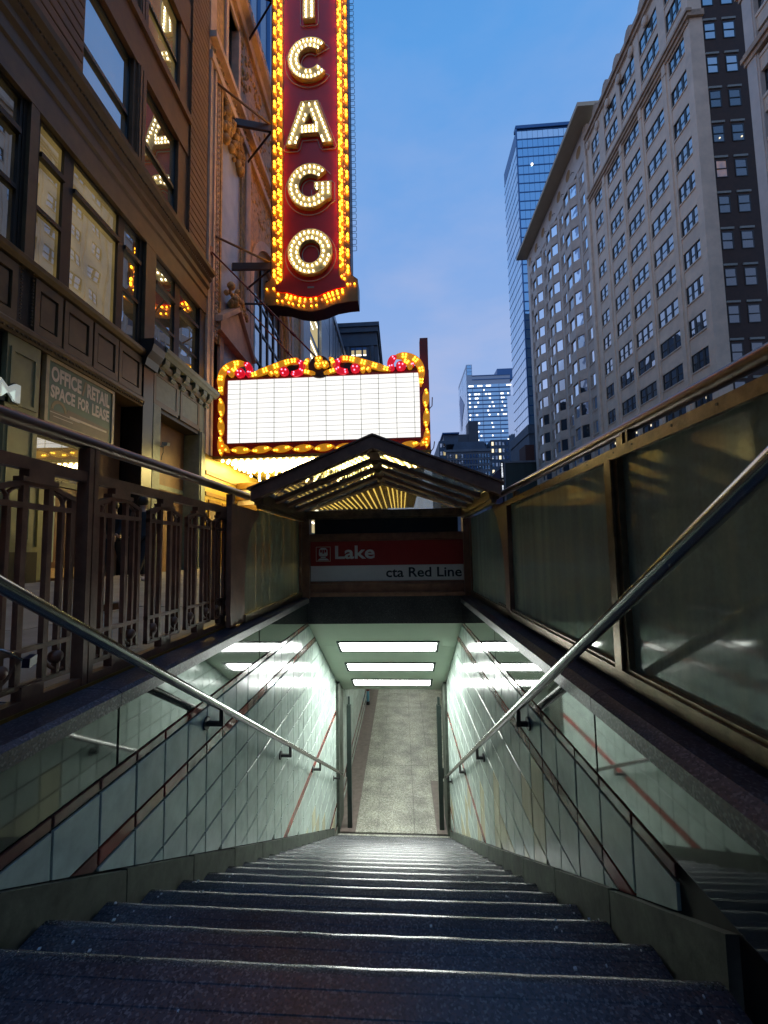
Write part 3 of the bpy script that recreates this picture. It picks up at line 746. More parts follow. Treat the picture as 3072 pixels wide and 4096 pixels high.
for y, yb in ((3.84, 4.18), (4.29, 4.62), (4.74, 5.06), (5.21, 5.55)):
    for xa, xb in ((EL+.10, CX-.05), (CX+.05, ER-.10)):
        za, zb = slope_z(xa, 1.0, .545), slope_z(xb, 1.0, .545)
        P(cn, 'roof_pane', MB().add([(xa, y, za-.012), (xb, y, zb-.012), (xb, yb, zb-.012), (xa, yb, za-.012), (xa, y, za-.004), (xb, y, zb-.004), (xb, yb, zb-.004), (xa, yb, za-.004)],
          [(3, 2, 1, 0), (4, 5, 6, 7), (0, 1, 5, 4), (1, 2, 6, 5), (2, 3, 7, 6), (3, 0, 4, 7)]), 'glass_canopy')
for xa, xb in ((EL, EL+.09), (ER-.09, ER)):
    P(cn, 'eave_beam', MB().box(xa, xb, 3.84, 5.66, .475, .60).box(xa+.02, xb-.02, 3.84, 5.66, .44, .475), 'bronze_worn')
    P(cn, 'gutter', MB().box(xa-.02, xb+.02, 3.84, 5.66, .60, .612), 'bronze_paint')
# rear screen: beam, slot, rails, sign frame, granite lintel
P(cn, 'tie_beam', MB().box(-1.33, .90, 5.68, 5.78, .475, .595).box(-1.33, .90, 5.665, 5.68, .50, .57), 'bronze_worn')
P(cn, 'slot_panel', MB().box(-1.22, .80, 5.76, 5.78, .27, .475), 'black_stone')
P(cn, 'rail', MB().box(-1.30, .885, 5.685, 5.78, .165, .27).box(-1.30, .885, 5.672, 5.685, .19, .245), 'bronze_paint')
P(cn, 'rail', MB().box(-1.30, .885, 5.685, 5.78, -.60, -.395).box(-1.30, .885, 5.668, 5.685, -.485, -.43).box(-1.30, .885, 5.66, 5.685, -.60, -.545), 'bronze_paint')
P(cn, 'backboard', MB().box(-1.30, .885, 5.74, 5.78, -.395, .165), 'bronze_paint')
for xa, xb in ((-1.46, -1.27), (.85, 1.03)):
    P(cn, 'jamb', MB().box(xa, xb, 5.64, 5.80, -.62, .475), 'bronze_paint')
P(cn, 'granite_lintel', MB().box(L-.1, R+.1, 5.685, 5.95, -.972, -.602), 'granite_dark')
P(cn, 'gable_pane', MB().prism([(-1.22, .60), (CX, .952), (.73, .60)], fy, 5.705, 5.712), 'glass_gable')
# side glazing between fence ends and rear screen
P(cn, 'side_pane', MB().prism([(3.585, -.53), (5.62, -.53), (5.62, .44), (3.95, .44), (3.93, .37), (3.80, .30), (3.68, .17), (3.60, -.03), (3.575, -.3)], fx, -1.412, -1.404), 'glass_side')
P(cn, 'side_pane', MB().prism([(3.745, -.53), (5.62, -.53), (5.62, .44), (4.18, .44), (4.0, .33), (3.86, .15), (3.775, -.05), (3.735, -.3)], fx, .948, .956), 'glass_side')
for x, y0 in ((-1.43, 3.58), (.93, 3.74)):
    P(cn, 'sill_rail', MB().box(x, x+.06, y0, 5.64, -.60, -.53), 'bronze_worn')
    P(cn, 'corner_strip', MB().box(x, x+.06, 5.58, 5.64, -.53, .475), 'bronze_paint')

# station sign
sg = T('station_sign', 'red and white station name sign in the bronze frame over the stair opening', 'sign', (-.21, 5.70, -.11))
P(sg, 'red_panel', MB().box(-1.265, .85, 5.700, 5.73, -.175, .16), 'sign_red')
P(sg, 'white_panel', MB().box(-1.265, .85, 5.700, 5.73, -.39, -.178), 'sign_white')
sx = lambda px: -1.265+(px-442)*(2.115/918)       # positions measured along the sign
tm = textmesh('Lake', .555, .185, lambda u, v, d: (sx(592)+u, 5.700-d, -.085+v), .003, .022)
tm.materials.append(M['letter_white']); P(sg, 'lettering', tm, None)
tm = textmesh('cta Red Line', 1.035, .135, lambda u, v, d: (sx(899)+u, 5.700-d, -.345+v), .003, .016)
tm.materials.append(M['sign_black']); P(sg, 'lettering', tm, None)
pg = MB(); x0 = sx(475); z0 = -.115
def fr2(xa, xb, za, zb, t): pg.box(xa, xb, 5.696, 5.6995, za, za+t).box(xa, xb, 5.696, 5.6995, zb-t, zb).box(xa, xa+t, 5.696, 5.6995, za+t, zb-t).box(xb-t, xb, 5.696, 5.6995, za+t, zb-t)
fr2(x0, x0+.205, z0, z0+.205, .006)
P(sg, 'pictogram_border', pg, 'lease_cream')
tr_ = MB(); xc = x0+.1025
tr_.prism([[(xc-.055, z0+.075), (xc+.055, z0+.075), (xc+.062, z0+.10), (xc+.058, z0+.165), (xc+.03, z0+.19), (xc-.03, z0+.19), (xc-.058, z0+.165), (xc-.062, z0+.10)],
           [(xc-.045, z0+.125), (xc-.045, z0+.165), (xc-.018, z0+.165), (xc-.018, z0+.125)], [(xc+.018, z0+.125), (xc+.018, z0+.165), (xc+.045, z0+.165), (xc+.045, z0+.125)],
           [(xc-.012, z0+.11), (xc-.012, z0+.165), (xc+.012, z0+.165), (xc+.012, z0+.11)]], fy, 5.6965, 5.6998)
tr_.prism([(xc-.03, z0+.05), (xc+.03, z0+.05), (xc+.04, z0+.068), (xc-.04, z0+.068)], fy, 5.6965, 5.6998)
tr_.prism([(xc-.085, z0+.015), (xc+.085, z0+.015), (xc+.05, z0+.042), (xc-.05, z0+.042)], fy, 5.6965, 5.6998)
P(sg, 'train_pictogram', tr_, 'letter_white')
# ------------------------------------------------------------------ brown office building on the left
lb = T('office_building', 'brown terracotta office building with storefront and lease sign beside the theatre', 'building', (XW, 8, -.55))
P(lb, 'wall', MB().box(-14, -8.25, -12, 15.28, -.7, 30).box(-8.25, XW-.02, 15.0, 15.28, 9.6, 30).box(-8.25, XW-.05, -12, 15.28, 14.95, 16.2)
  .box(-8.25, XW-.05, -12, 15.28, 19.7, 21.2).box(-8.25, XW-.05, -12, 15.28, 24.5, 30), 'brown_terracotta')
# rusticated piers, every course a block
blk = {}
for ya, yb in ((-2.2, -.5), (2.6, 4.4), (7.45, 8.78), (13.90, 15.22)):
    z = 11.55
    mb_ = MB().box(-8.25, XW-.05, ya, yb, 11.4, 30); P(lb, 'pier_core', mb_, 'brown_trim')
    k = 0
    while z < 23.5:
        if ya < 7 and z > 19: break
        key = round(yb-ya, 2)
        if key not in blk:
            h = .272/2; hy = (yb-ya)/2
            pr = [(-.03, -h), (.0, -h), (.012, -h+.02), (.012, h-.02), (0, h), (-.03, h)]
            blk[key] = MB().prism(pr, fy, -hy, hy).mesh('rusticated_block', 'brown_terracotta')
        P(lb, 'rusticated_block', blk[key], None, loc=(XW, (ya+yb)/2, z+.136))
        z += .300; k += 1
# upper windows
def sash(root, y0, y1, z0, z1, zmid, lit, xg=-7.86, fr='frame_green', jamb='brown_trim'):
    wn = P(root, 'window', MB().box(xg-.03, xg+.05, y0, y0+.07, z0, z1).box(xg-.03, xg+.05, y1-.07, y1, z0, z1).box(xg-.03, xg+.05, y0+.07, y1-.07, z0, z0+.08)
           .box(xg-.03, xg+.05, y0+.07, y1-.07, z1-.08, z1).box(xg-.03, xg+.07, y0+.07, y1-.07, zmid-.06, zmid+.06), fr)
    for za, zb, dx in ((z0+.08, zmid-.06, -.02), (zmid+.06, z1-.08, 0.0)):
        a = random.uniform(-.004, .004)
        P(wn, 'pane', MB().add([(xg+dx+a, y0+.07, za), (xg+dx-a, y1-.07, za), (xg+dx-a, y1-.07, zb), (xg+dx+a, y0+.07, zb)], [(0, 1, 2, 3)]), lit)
    return wn
bays = [(8.78, 13.90), (4.4, 7.45), (-.5, 2.6)]
for za, zb, zm in ((11.72, 14.95, 13.05), (16.6, 19.75, 18.0)):
    for (y0, y1, l) in ((8.93, 10.80, 'glass_left'), (11.42, 13.28, 'glass_left_lit' if za > 15 else 'glass_left'), (4.6, 5.7, 'glass_left'), (6.1, 7.2, 'glass_left'), (.0, 1.9, 'glass_left')):
        sash(lb, y0, y1, za, zb, zm, l)
for za, zb in ((11.5, 14.95), (16.2, 19.7), (21.2, 24.5)):
    for ya, yb in ((8.78, 8.93), (10.80, 10.92), (11.30, 11.42), (13.28, 13.90), (4.4, 4.6), (5.7, 6.1), (7.2, 7.45)):
        P(lb, 'jamb', MB().box(-8.25, XW-.10, ya, yb, za, zb), 'brown_trim')
    P(lb, 'mullion', MB().box(-8.25, XW-.02, 10.92, 11.30, za, zb), 'brown_trim')
    P(lb, 'mullion_fillet', MB().box(XW-.02, XW+.01, 10.97, 11.05, za, zb), 'brown_trim'); P(lb, 'mullion_fillet', MB().box(XW-.02, XW+.0, 11.12, 11.20, za, zb), 'brown_trim')
for z in (11.42, 16.25):
    for ya, yb in ((8.78, 13.88), (4.4, 7.43)): P(lb, 'sill', MB().box(-8.2, XW+.06, ya, yb, z, z+.28), 'brown_terracotta')
P(lb, 'window_back', MB().box(-8.24, -8.18, -12, 15, 11.5, 24.5), 'black_stone')
# main cornice over the first floor, moulding in steps
prof = [(-8.2, 9.62), (XW+.02, 9.62), (XW+.02, 10.28), (XW+.07, 10.33), (XW+.07, 10.62), (XW+.15, 10.72), (XW+.15, 10.90), (XW+.24, 11.0), (XW+.24, 11.10), (XW+.36, 11.20), (XW+.38, 11.34), (XW+.30, 11.42), (-8.2, 11.5)]
P(lb, 'cornice', MB().prism(prof, fy, -12, 15.30), 'iron_olive')
cr_ = MB()
for i in range(130):
    y = 2.2+i*.1
    cr_.ball((XW+.245, y, 11.05), .028, 6, 4)
P(lb, 'bead_moulding', cr_, 'iron_olive', kind='stuff')
# first-floor window band
zb0, zb1 = 6.22, 9.62
fr = MB()
P(lb, 'window_back', MB().box(-8.24, -8.18, -12, 15.2, 5.9, 9.62), 'black_stone')
cols = [(5.2, 7.44, 2), (7.80, 8.56, 1), (8.72, 10.42, 0), (10.54, 11.36, 1), (12.06, 13.30, 1), (13.50, 14.88, 1), (2.2, 4.9, 0), (-.8, 1.9, 0)]
for y0, y1, kind in cols:
    xg = -7.78; z_t = 8.80
    f = MB()
    f.box(xg-.03, xg+.08, y0, y0+.06, zb0, zb1).box(xg-.03, xg+.08, y1-.06, y1, zb0, zb1).box(xg-.03, xg+.08, y0+.06, y1-.06, zb0, zb0+.08).box(xg-.03, xg+.08, y0+.06, y1-.06, zb1-.06, zb1)
    f.box(xg-.03, xg+.14, y0+.06, y1-.06, z_t-.06, z_t+.06)
    if kind: f.box(xg-.03, xg+.08, y0+.06, y1-.06, 7.53, 7.63)
    wn = P(lb, 'window', f, 'iron_dark')
    lv = [zb0+.08, 7.53, 7.63, z_t-.06] if kind else [zb0+.08, z_t-.06]
    lv += [z_t+.06, zb1-.06]
    for a_, b_ in zip(lv[0::2], lv[1::2]):
        d_ = random.uniform(-.004, .004)
        P(wn, 'pane', MB().add([(xg+d_, y0+.06, a_), (xg-d_, y1-.06, a_), (xg-d_+.003, y1-.06, b_), (xg+d_+.003, y0+.06, b_)], [(0, 1, 2, 3)]), 'glass_left_lit' if 7.7 < y0 < 10 else 'glass_left')
for ya, yb, xx in ((7.44, 7.80, XW-.08), (8.56, 8.72, XW-.10), (10.42, 10.54, XW-.10), (11.36, 11.46, XW-.1), (11.96, 12.06, XW-.1), (13.30, 13.50, XW-.10), (14.88, 15.3, XW-.02), (4.9, 5.2, XW-.12), (1.9, 2.2, XW-.12)):
    P(lb, 'mullion', MB().box(-8.2, xx, ya, yb, zb0-.1, zb1), 'iron_dark')
for ya, yb in ((11.46, 11.96), (7.52, 7.72)):
    P(lb, 'pilaster', MB().box(-8.2, XW+.01, ya, yb, zb0-.1, zb1), 'iron_olive')
P(lb, 'sill_moulding', MB().prism([(-8.2, 5.98), (XW+.04, 5.98), (XW+.12, 6.06), (XW+.14, 6.14), (XW+.05, 6.22), (-8.2, 6.24)], fy, -12, 15.28), 'iron_olive')
# panelled apron
P(lb, 'apron', MB().box(-8.2, XW-.07, -12, 15.28, 4.62, 5.98), 'iron_dark')
for y0, y1 in ((7.86, 8.50), (8.62, 9.42), (9.54, 10.36), (10.46, 11.38), (12.05, 13.4), (13.6, 14.9), (5.2, 6.2), (6.35, 7.4), (3, 4), (4.1, 5)):
    f = MB(); x1 = XW-.0
    f.box(XW-.07, x1, y0-.03, y0+.09, 4.75, 5.93).box(XW-.07, x1, y1-.09, y1+.03, 4.75, 5.93).box(XW-.07, x1, y0+.09, y1-.09, 4.75, 4.93).box(XW-.07, x1, y0+.09, y1-.09, 5.72, 5.93)
    f.box(XW-.07, XW-.03, y0+.14, y1-.14, 4.98, 5.67)
    P(lb, 'apron_panel', f, 'iron_olive')
P(lb, 'belt_course', MB().prism([(-8.2, 4.44), (XW+.02, 4.44), (XW+.06, 4.52), (XW+.10, 4.58), (XW+.10, 4.66), (XW+.02, 4.74), (-8.2, 4.75)], fy, -12, 11.44), 'iron_olive')
bd = MB()
for i in range(70): bd.ball((XW+.075, 4.5+i*.1, 4.50), .026, 6, 4)
P(lb, 'bead_moulding', bd, 'iron_olive', kind='stuff')
for y in (7.50, 7.76): 
    bd = MB()
    for i in range(18): bd.ball((XW+.0, y, 4.85+i*.075), .022, 6, 4)
    P(lb, 'bead_moulding', bd, 'iron_olive', kind='stuff')
# ground floor: pilaster, shopfront, lease sign niche
P(lb, 'storefront_back', MB().box(-8.75, -8.7, -12, 11.5, -.6, 4.5).box(-8.75, -8.2, 11.46, 11.5, -.6, 4.5), 'black_stone')
f = MB().box(-8.3, XW-.02, 7.30, 8.04, -.55, 4.44)
for za, zb in ((3.05, 4.2), (.3, 2.8)):
    f.box(XW-.02, XW+.01, 7.36, 7.44, za, zb).box(XW-.02, XW+.01, 7.90, 7.98, za, zb).box(XW-.02, XW+.01, 7.44, 7.90, zb-.08, zb).box(XW-.02, XW+.01, 7.44, 7.90, za, za+.08)
P(lb, 'pilaster', f, 'olive_panel')
P(lb, 'pilaster_base', MB().box(-8.3, XW+.06, 7.26, 8.08, -.56, .12), 'iron_dark')
P(lb, 'fascia', MB().box(-8.7, -8.2, 8.04, 11.46, 2.86, 2.95).box(-8.7, -8.28, 10.32, 11.46, 2.95, 4.44), 'black_stone')
# shop window strip left of the pilaster, dark with a lettered fascia
P(lb, 'fascia', MB().box(-8.3, XW-.12, -12, 7.28, 2.7, 4.44), 'black_stone')
wn = P(lb, 'shop_window', MB().box(-8.2, -8.1, 2, 2.1, -.5, 2.7).box(-8.2, -8.1, 4.6, 4.7, -.5, 2.7).box(-8.2, -8.1, 7.2, 7.3, -.5, 2.7).box(-8.2, -8.1, 2.1, 7.2, -.5, .05), 'iron_dark')
P(wn, 'pane', MB().add([(-8.15, 2.1, .05), (-8.15, 7.2, .05), (-8.15, 7.2, 2.7), (-8.15, 2.1, 2.7)], [(0, 1, 2, 3)]), 'glass_left')
# entrance: transom light, door with two pale strips, orange kick panel
dr = P(lb, 'shop_entrance', MB().box(-8.24, -8.14, 8.10, 8.22, -.5, 2.86).box(-8.24, -8.14, 9.92, 10.02, -.5, 2.86).box(-8.24, -8.14, 8.22, 9.92, 1.70, 1.84).box(-8.24, -8.14, 8.22, 9.92, 2.74, 2.86).box(-8.24, -8.14, 8.92, 9.0, -.5, 1.70), 'iron_dark')
P(dr, 'transom_light', MB().add([(-8.18, 8.22, 1.84), (-8.18, 9.92, 1.84), (-8.175, 9.92, 2.74), (-8.175, 8.22, 2.74)], [(0, 1, 2, 3)]), 'glass_left_lit')
P(dr, 'door_leaf', MB().box(-8.22, -8.17, 9.10, 9.90, -.22, 1.68), 'door_wood')
P(dr, 'kick_panel', MB().box(-8.22, -8.165, 9.10, 9.90, -.48, -.24), 'glass_amber')
for y in (9.02, 9.845): P(dr, 'door_strip', MB().box(-8.17, -8.11, y, y+.085, -.10, 1.62), 'door_strip')
P(dr, 'side_panel', MB().box(-8.24, -8.16, 8.22, 8.92, -.5, 1.70).box(-8.16, -8.12, 8.30, 8.42, .25, 1.6).box(-8.16, -8.12, 8.68, 8.80, .25, 1.6).box(-8.16, -8.12, 8.30, 8.80, .1, .2), 'olive_panel')
P(lb, 'pier', MB().box(-8.7, -8.0, 10.02, 10.34, -.55, 2.86), 'iron_olive')
# recessed dark bay and black pier
P(lb, 'black_pier', MB().box(-8.7, XW+.03, 11.46, 11.94, -.55, 5.72), 'black_stone')
P(lb, 'black_block', MB().prism([(XW-.3, 5.72), (XW+.10, 5.72), (XW+.16, 5.95), (XW+.30, 6.15), (XW+.36, 6.36), (XW+.36, 6.52), (XW-.3, 6.52)], fy, 11.40, 12.02), 'black_stone')
# doorway with bracketed entablature
P(lb, 'frieze', MB().box(-8.6, XW-.02, 11.94, 15.46, 4.86, 5.86), 'entab_stone')
P(lb, 'door_pilaster', MB().box(-8.6, XW-.02, 11.94, 12.45, -.55, 4.86).box(XW-.02, XW+.02, 12.0, 12.38, -.45, 4.75), 'entab_stone')
P(lb, 'door_pilaster', MB().box(-8.6, XW-.02, 15.02, 15.46, -.55, 4.86).box(XW-.02, XW+.02, 15.09, 15.40, -.45, 4.75), 'entab_stone')
P(lb, 'door_recess', MB().box(-8.6, -8.3, 12.45, 15.02, -.55, 4.86), 'door_olive')
d = MB().box(-8.3, -8.26, 12.6, 14.9, -.5, 2.2)
P(lb, 'door', d, 'door_olive'); P(lb, 'door_rail', MB().box(-8.3, -8.22, 12.45, 15.02, 2.3, 2.45), 'entab_stone')
P(lb, 'crown', MB().prism([(-8.2, 6.28), (XW+.26, 6.28), (XW+.34, 6.36), (XW+.40, 6.40), (XW+.42, 6.52), (XW+.36, 6.58), (-8.2, 6.62)], fy, 12.02, 15.75), 'entab_stone')
for y in (12.35, 12.98, 13.62, 14.26, 14.90, 15.38):
    b = MB()
    b.prism([(XW-.02, 5.78), (XW+.05, 5.80), (XW+.07, 5.90), (XW+.04, 6.0), (XW+.14, 6.03), (XW+.23, 6.12), (XW+.24, 6.28), (XW-.02, 6.28)], fy, y-.13, y+.13)
    b.tube([(XW+.10, y-.15, 6.16), (XW+.10, y+.15, 6.16)], .085, 10).tube([(XW+.03, y-.145, 5.88), (XW+.03, y+.145, 5.88)], .06, 10)
    P(lb, 'corbel', b, 'entab_stone')

# lease sign
ls = T('lease_sign', 'framed green and cream board with an office and retail lease notice', 'sign', (-7.72, 9.26, 3.7))
ty = lambda u, v, d: (-7.66+d, 8.36+u, 2.98+v)
P(ls, 'frame', MB().box(-7.74, -7.63, 8.20, 8.28, 2.92, 4.44).box(-7.74, -7.63, 10.26, 10.34, 2.92, 4.44).box(-7.74, -7.63, 8.28, 10.26, 4.36, 4.44).box(-7.74, -7.63, 8.28, 10.26, 2.92, 3.0), 'lease_frame')
P(ls, 'board', MB().box(-7.72, -7.66, 8.28, 10.26, 3.0, 4.36), 'lease_green')
for body, y0, z0, wd, ht in (('OFFICE', 8.36, 3.93, .86, .35), ('RETAIL', 9.40, 3.93, .78, .35), ('SPACE', 8.36, 3.55, .68, .30), ('FOR', 9.13, 3.55, .36, .30), ('LEASE', 9.58, 3.55, .60, .30)):
    tm = textmesh(body, wd, ht, lambda u, v, d: (-7.66+d, y0+u, z0+v), .004, .04)
    tm.materials.append(M['lease_cream']); P(ls, 'lettering', tm, None)
tm = textmesh('/', .15, .37, lambda u, v, d: (-7.66+d, 9.235+u, 3.92+v), .004, .03); tm.materials.append(M['lease_gold']); P(ls, 'lettering', tm, None)
ar = [(8.60+.21*cos(pi-pi*i/12), 3.30+.24*sin(pi-pi*i/12)) for i in range(13)]
ai = [(8.60+.15*cos(pi*i/12), 3.30+.17*sin(pi*i/12)) for i in range(13)]
P(ls, 'arch_graphic', MB().prism(ar+ai, fx, -7.659, -7.655), 'lease_gold')
P(ls, 'photo_band', MB().prism([(8.36, 3.02), (10.18, 3.02), (10.18, 3.34), (9.9, 3.36), (8.84, 3.42), (8.80, 3.30), (8.36, 3.28)], fx, -7.659, -7.656), 'lease_brown')
P(ls, 'photo_band', MB().box(-7.659, -7.654, 8.9, 10.1, 3.24, 3.29).box(-7.659, -7.654, 8.36, 9.2, 3.22, 3.235).box(-7.659, -7.654, 8.45, 9.0, 3.14, 3.155), 'lease_cream')
# shop name fascia: only its last letter is in view
sn = T('shop_letter', 'white serif capital letter on the dark shop fascia at the left edge', 'sign letter', (XW, 7.3, 3.15))
tm = textmesh('M', .50, .36, lambda u, v, d: (XW+.03+d, 7.02+u, 3.08+v), .05, .03); tm.materials.append(mat('letter_lit', (.7, .74, .72), .4, emit=(.8, .9, .85), estr=.25)); P(sn, 'face', tm, None)
tm = textmesh('M', .54, .40, lambda u, v, d: (XW-.02+d, 7.0+u, 3.065+v), .05, .05); tm.materials.append(M['frame_black']); P(sn, 'backing', tm, None)
P(sn, 'raceway', MB().box(XW-.13, XW-.02, 6.6, 7.56, 3.05, 3.15), 'frame_black')
# security camera beside the door
sc = T('security_camera', 'small pale security camera on a wall bracket beside the doorway', 'camera', (XW+.05, 12.42, 3.55))
P(sc, 'body', MB().obox((XW+.18, 12.42, 3.56), (Vector((.9, -.35, -.2)).normalized(), Vector((.35, .93, 0)).normalized(), Vector((.2, 0, .98)).normalized()), (.13, .05, .05)), 'lintel_pale')
P(sc, 'arm', MB().tube([(XW+.0, 12.42, 3.5), (XW+.1, 12.42, 3.48), (XW+.16, 12.42, 3.52)], .02, 8), 'lintel_pale')
P(sc, 'cable', MB().tube([(XW+.1, 12.42, 3.46), (XW+.08, 12.46, 3.3), (XW+.03, 12.48, 3.22), (XW+.03, 12.44, 3.05)], .012, 6), 'frame_black')

# ------------------------------------------------------------------ theatre front
th = T('theatre_building', 'ornate cream terracotta theatre front behind the vertical sign', 'building', (XW, 24, -.55))
P(th, 'wall', MB().box(-30, -8.1, 15.31, 34.3, -.7, 29.0), 'terra_dark')
P(th, 'pilaster', MB().box(-8.1, XW, 15.33, 15.90, 4.0, 20.9).box(-8.1, XW+.05, 15.36, 15.52, 4, 20.9).box(-8.1, XW+.07, 15.74, 15.90, 4, 20.9), 'terra_cream')
P(th, 'dentil_strip', MB().box(-8.1, XW-.06, 15.90, 16.62, 9.0, 20.9).box(-8.1, XW+.02, 16.48, 16.62, 9, 20.9), 'terra_ornate')
dn = MB().box(-.05, .05, -.12, .12, -.10, .10).ball((.05, 0, 0), .07, 7, 5).mesh('dentil', 'terra_cream')
for i in range(46): P(th, 'dentil', dn, None, loc=(XW-.01, 16.18, 9.2+i*.25))
P(th, 'marble_shaft', MB().box(-8.1, XW-.12, 16.62, 18.95, 4.0, 20.0), 'grey_marble')
P(th, 'dentil_strip', MB().box(-8.1, XW-.04, 18.95, 19.35, 4, 20.9), 'terra_ornate')
P(th, 'pilaster', MB().box(-8.1, XW+.04, 19.35, 20.0, 4.0, 20.9), 'terra_cream')
# capital of the marble pier
cp = MB()
r_ = random.Random(5)
for i in range(60):
    cp.ball((XW-.05+r_.uniform(-.05, .12), 16.7+r_.uniform(0, 2.2), 19.0+r_.uniform(0, 1.8)), r_.uniform(.10, .24), 7, 5)
P(th, 'capital', cp, 'terra_ornate')
# niche pediment low on the marble pier
P(th, 'pediment', MB().prism([(16.2, 9.5), (19.75, 9.5), (19.75, 9.9), (18.0, 11.2), (16.2, 9.9)], fx, -7.8, XW+.22).prism([(16.0, 9.75), (18.0, 11.35), (19.95, 9.75), (19.95, 10.0), (18.0, 11.6), (16.0, 10.0)], fx, -7.8, XW+.38), 'terra_cream')
cp = MB()
for i in range(40):
    cp.ball((XW+.12+r_.uniform(-.05, .2), 18.0+r_.gauss(0, .55), 11.4+abs(r_.gauss(0, .30))), r_.uniform(.08, .2), 7, 5)
P(th, 'cresting', cp, 'terra_ornate')
P(th, 'niche', MB().box(-8.1, XW-.3, 16.6, 19.4, 4, 9.5).box(-8.1, XW+.0, 16.62, 17.0, 4, 9.5).box(-8.1, XW+.0, 18.9, 19.3, 4, 9.5), 'terra_cream')
# great arch: archivolts, dark window, mullions
yc, zc_, ra = 24.0, 14.6, 3.8
for k, (ro, ri, xx, mt) in enumerate(((3.95, 3.5, XW+.05, 'terra_cream'), (3.5, 3.2, XW-.15, 'terra_ornate'), (3.2, 2.95, XW-.30, 'terra_cream'))):
    ou = [(yc-ro, 6.5)]+[(yc-ro*cos(pi*i/24), zc_+ro*sin(pi*i/24)) for i in range(25)]+[(yc+ro, 6.5)]
    inn = [(yc+ri, 6.5)]+[(yc+ri*cos(pi*i/24), zc_+ri*sin(pi*i/24)) for i in range(25)]+[(yc-ri, 6.5)]
    P(th, 'archivolt', MB().prism(ou+inn, fx, -8.1, xx), mt)
sp_ = [(20.0, 6.5), (yc-3.95, 6.5)]+[(yc-3.95*cos(pi*i/24), zc_+3.95*sin(pi*i/24)) for i in range(25)]+[(yc+3.95, 6.5), (28.2, 6.5), (28.2, 20.9), (20.0, 20.9)]
P(th, 'spandrel', MB().prism(sp_, fx, -8.1, XW-.06), 'terra_ornate')
P(th, 'tympanum', MB().box(-8.12, -8.05, 20.4, 27.6, 4, 18), 'terra_dark')
wn = MB()
for y in (21.6, 22.8, 24, 25.2, 26.4): wn.box(-8.05, -7.92, y-.08, y+.08, 4, 17)
for z in (7, 9, 11, 13, 14.6): wn.box(-8.05, -7.94, 20.6, 27.4, z-.07, z+.07)
aw = P(th, 'arch_window', wn, 'frame_black')
for i in range(6):
    for z in (5, 7, 9, 11, 13):
        y0 = 20.5+i*1.2; a = r_.uniform(-.02, .02)
        P(aw, 'pane', MB().add([(-8.0+a, y0, z), (-8.0-a, y0+1.1, z), (-8.0-a, y0+1.1, z+1.9), (-8.0+a, y0, z+1.9)], [(0, 1, 2, 3)]), 'glass_dusk')
# ornate right-hand bay and end pier
P(th, 'ornate_pier', MB().box(-8.1, XW, 28.2, 30.6, 4, 20.9), 'terra_ornate')
P(th, 'pilaster', MB().box(-8.1, XW+.1, 30.6, 31.6, 4, 28.8).box(-8.1, XW+.1, 28.0, 28.5, 4, 20.9), 'terra_cream')
P(th, 'marble_shaft', MB().box(-8.1, XW, 31.6, 34.3, 4, 28.8), 'grey_marble')
# entablature, attic and cornice
P(th, 'entablature', MB().box(-8.1, XW+.12, 15.32, 32, 20.9, 21.3).box(-8.1, XW-.02, 15.32, 32, 21.3, 21.9).box(-8.1, XW+.28, 15.32, 32, 21.9, 22.2), 'terra_cream')
P(th, 'attic', MB().box(-8.1, XW-.10, 15.32, 17.1, 22.2, 27.3).box(-8.1, XW-.10, 18.4, 32, 22.2, 27.3).box(-8.1, XW-.1, 17.1, 18.4, 26.4, 27.3), 'terra_ornate')
P(th, 'pilaster', MB().box(-8.1, XW+.0, 15.34, 15.9, 22.2, 27.3).box(-8.1, XW, 16.9, 17.15, 22.2, 26.6).box(-8.1, XW, 18.35, 18.6, 22.2, 26.6).box(-8.1, XW, 16.9, 18.6, 26.4, 26.65), 'terra_cream')
wn = P(th, 'attic_window', MB().box(-8.1, -7.98, 17.15, 17.25, 22.2, 26.4).box(-8.1, -7.98, 18.25, 18.35, 22.2, 26.4).box(-8.1, -7.98, 17.25, 18.25, 24.2, 24.35), 'frame_green')
P(wn, 'pane', MB().add([(-8.03, 17.25, 22.2), (-8.03, 18.25, 22.2), (-8.03, 18.25, 26.4), (-8.03, 17.25, 26.4)], [(0, 1, 2, 3)]), 'glass_dusk')
P(th, 'main_cornice', MB().prism([(-8.1, 27.3), (XW+.05, 27.3), (XW+.10, 27.7), (XW+.35, 28.0), (XW+.40, 28.3), (XW+.18, 28.5), (XW+.10, 29.7), (-8.1, 29.7)], fy, 15.32, 33), 'terra_cream')
rs = MB().ball((0, 0, 0), .16, 8, 5, sc=(.6, 1, 1)).ball((.09, 0, 0), .07, 6, 4).mesh('rosette', 'terra_ornate')
for i in range(38):
    for z, xx in ((28.95, XW+.12), (21.6, XW+.0)):
        P(th, 'rosette', rs, None, loc=(xx, 15.6+i*.43, z))
tex = MB(); r_ = random.Random(9)
for i in range(420):          # leafy relief scattered over the ornate fields
    y = r_.uniform(18.6, 31); z = r_.choice((r_.uniform(22.4, 27), r_.uniform(18.8, 20.8)))
    if z < 21 and y < 20: continue
    tex.ball((XW-.09, y, z), r_.uniform(.06, .16), 6, 4, sc=(.7, 1, 1))
P(th, 'leaf_relief', tex, 'terra_ornate', kind='stuff')
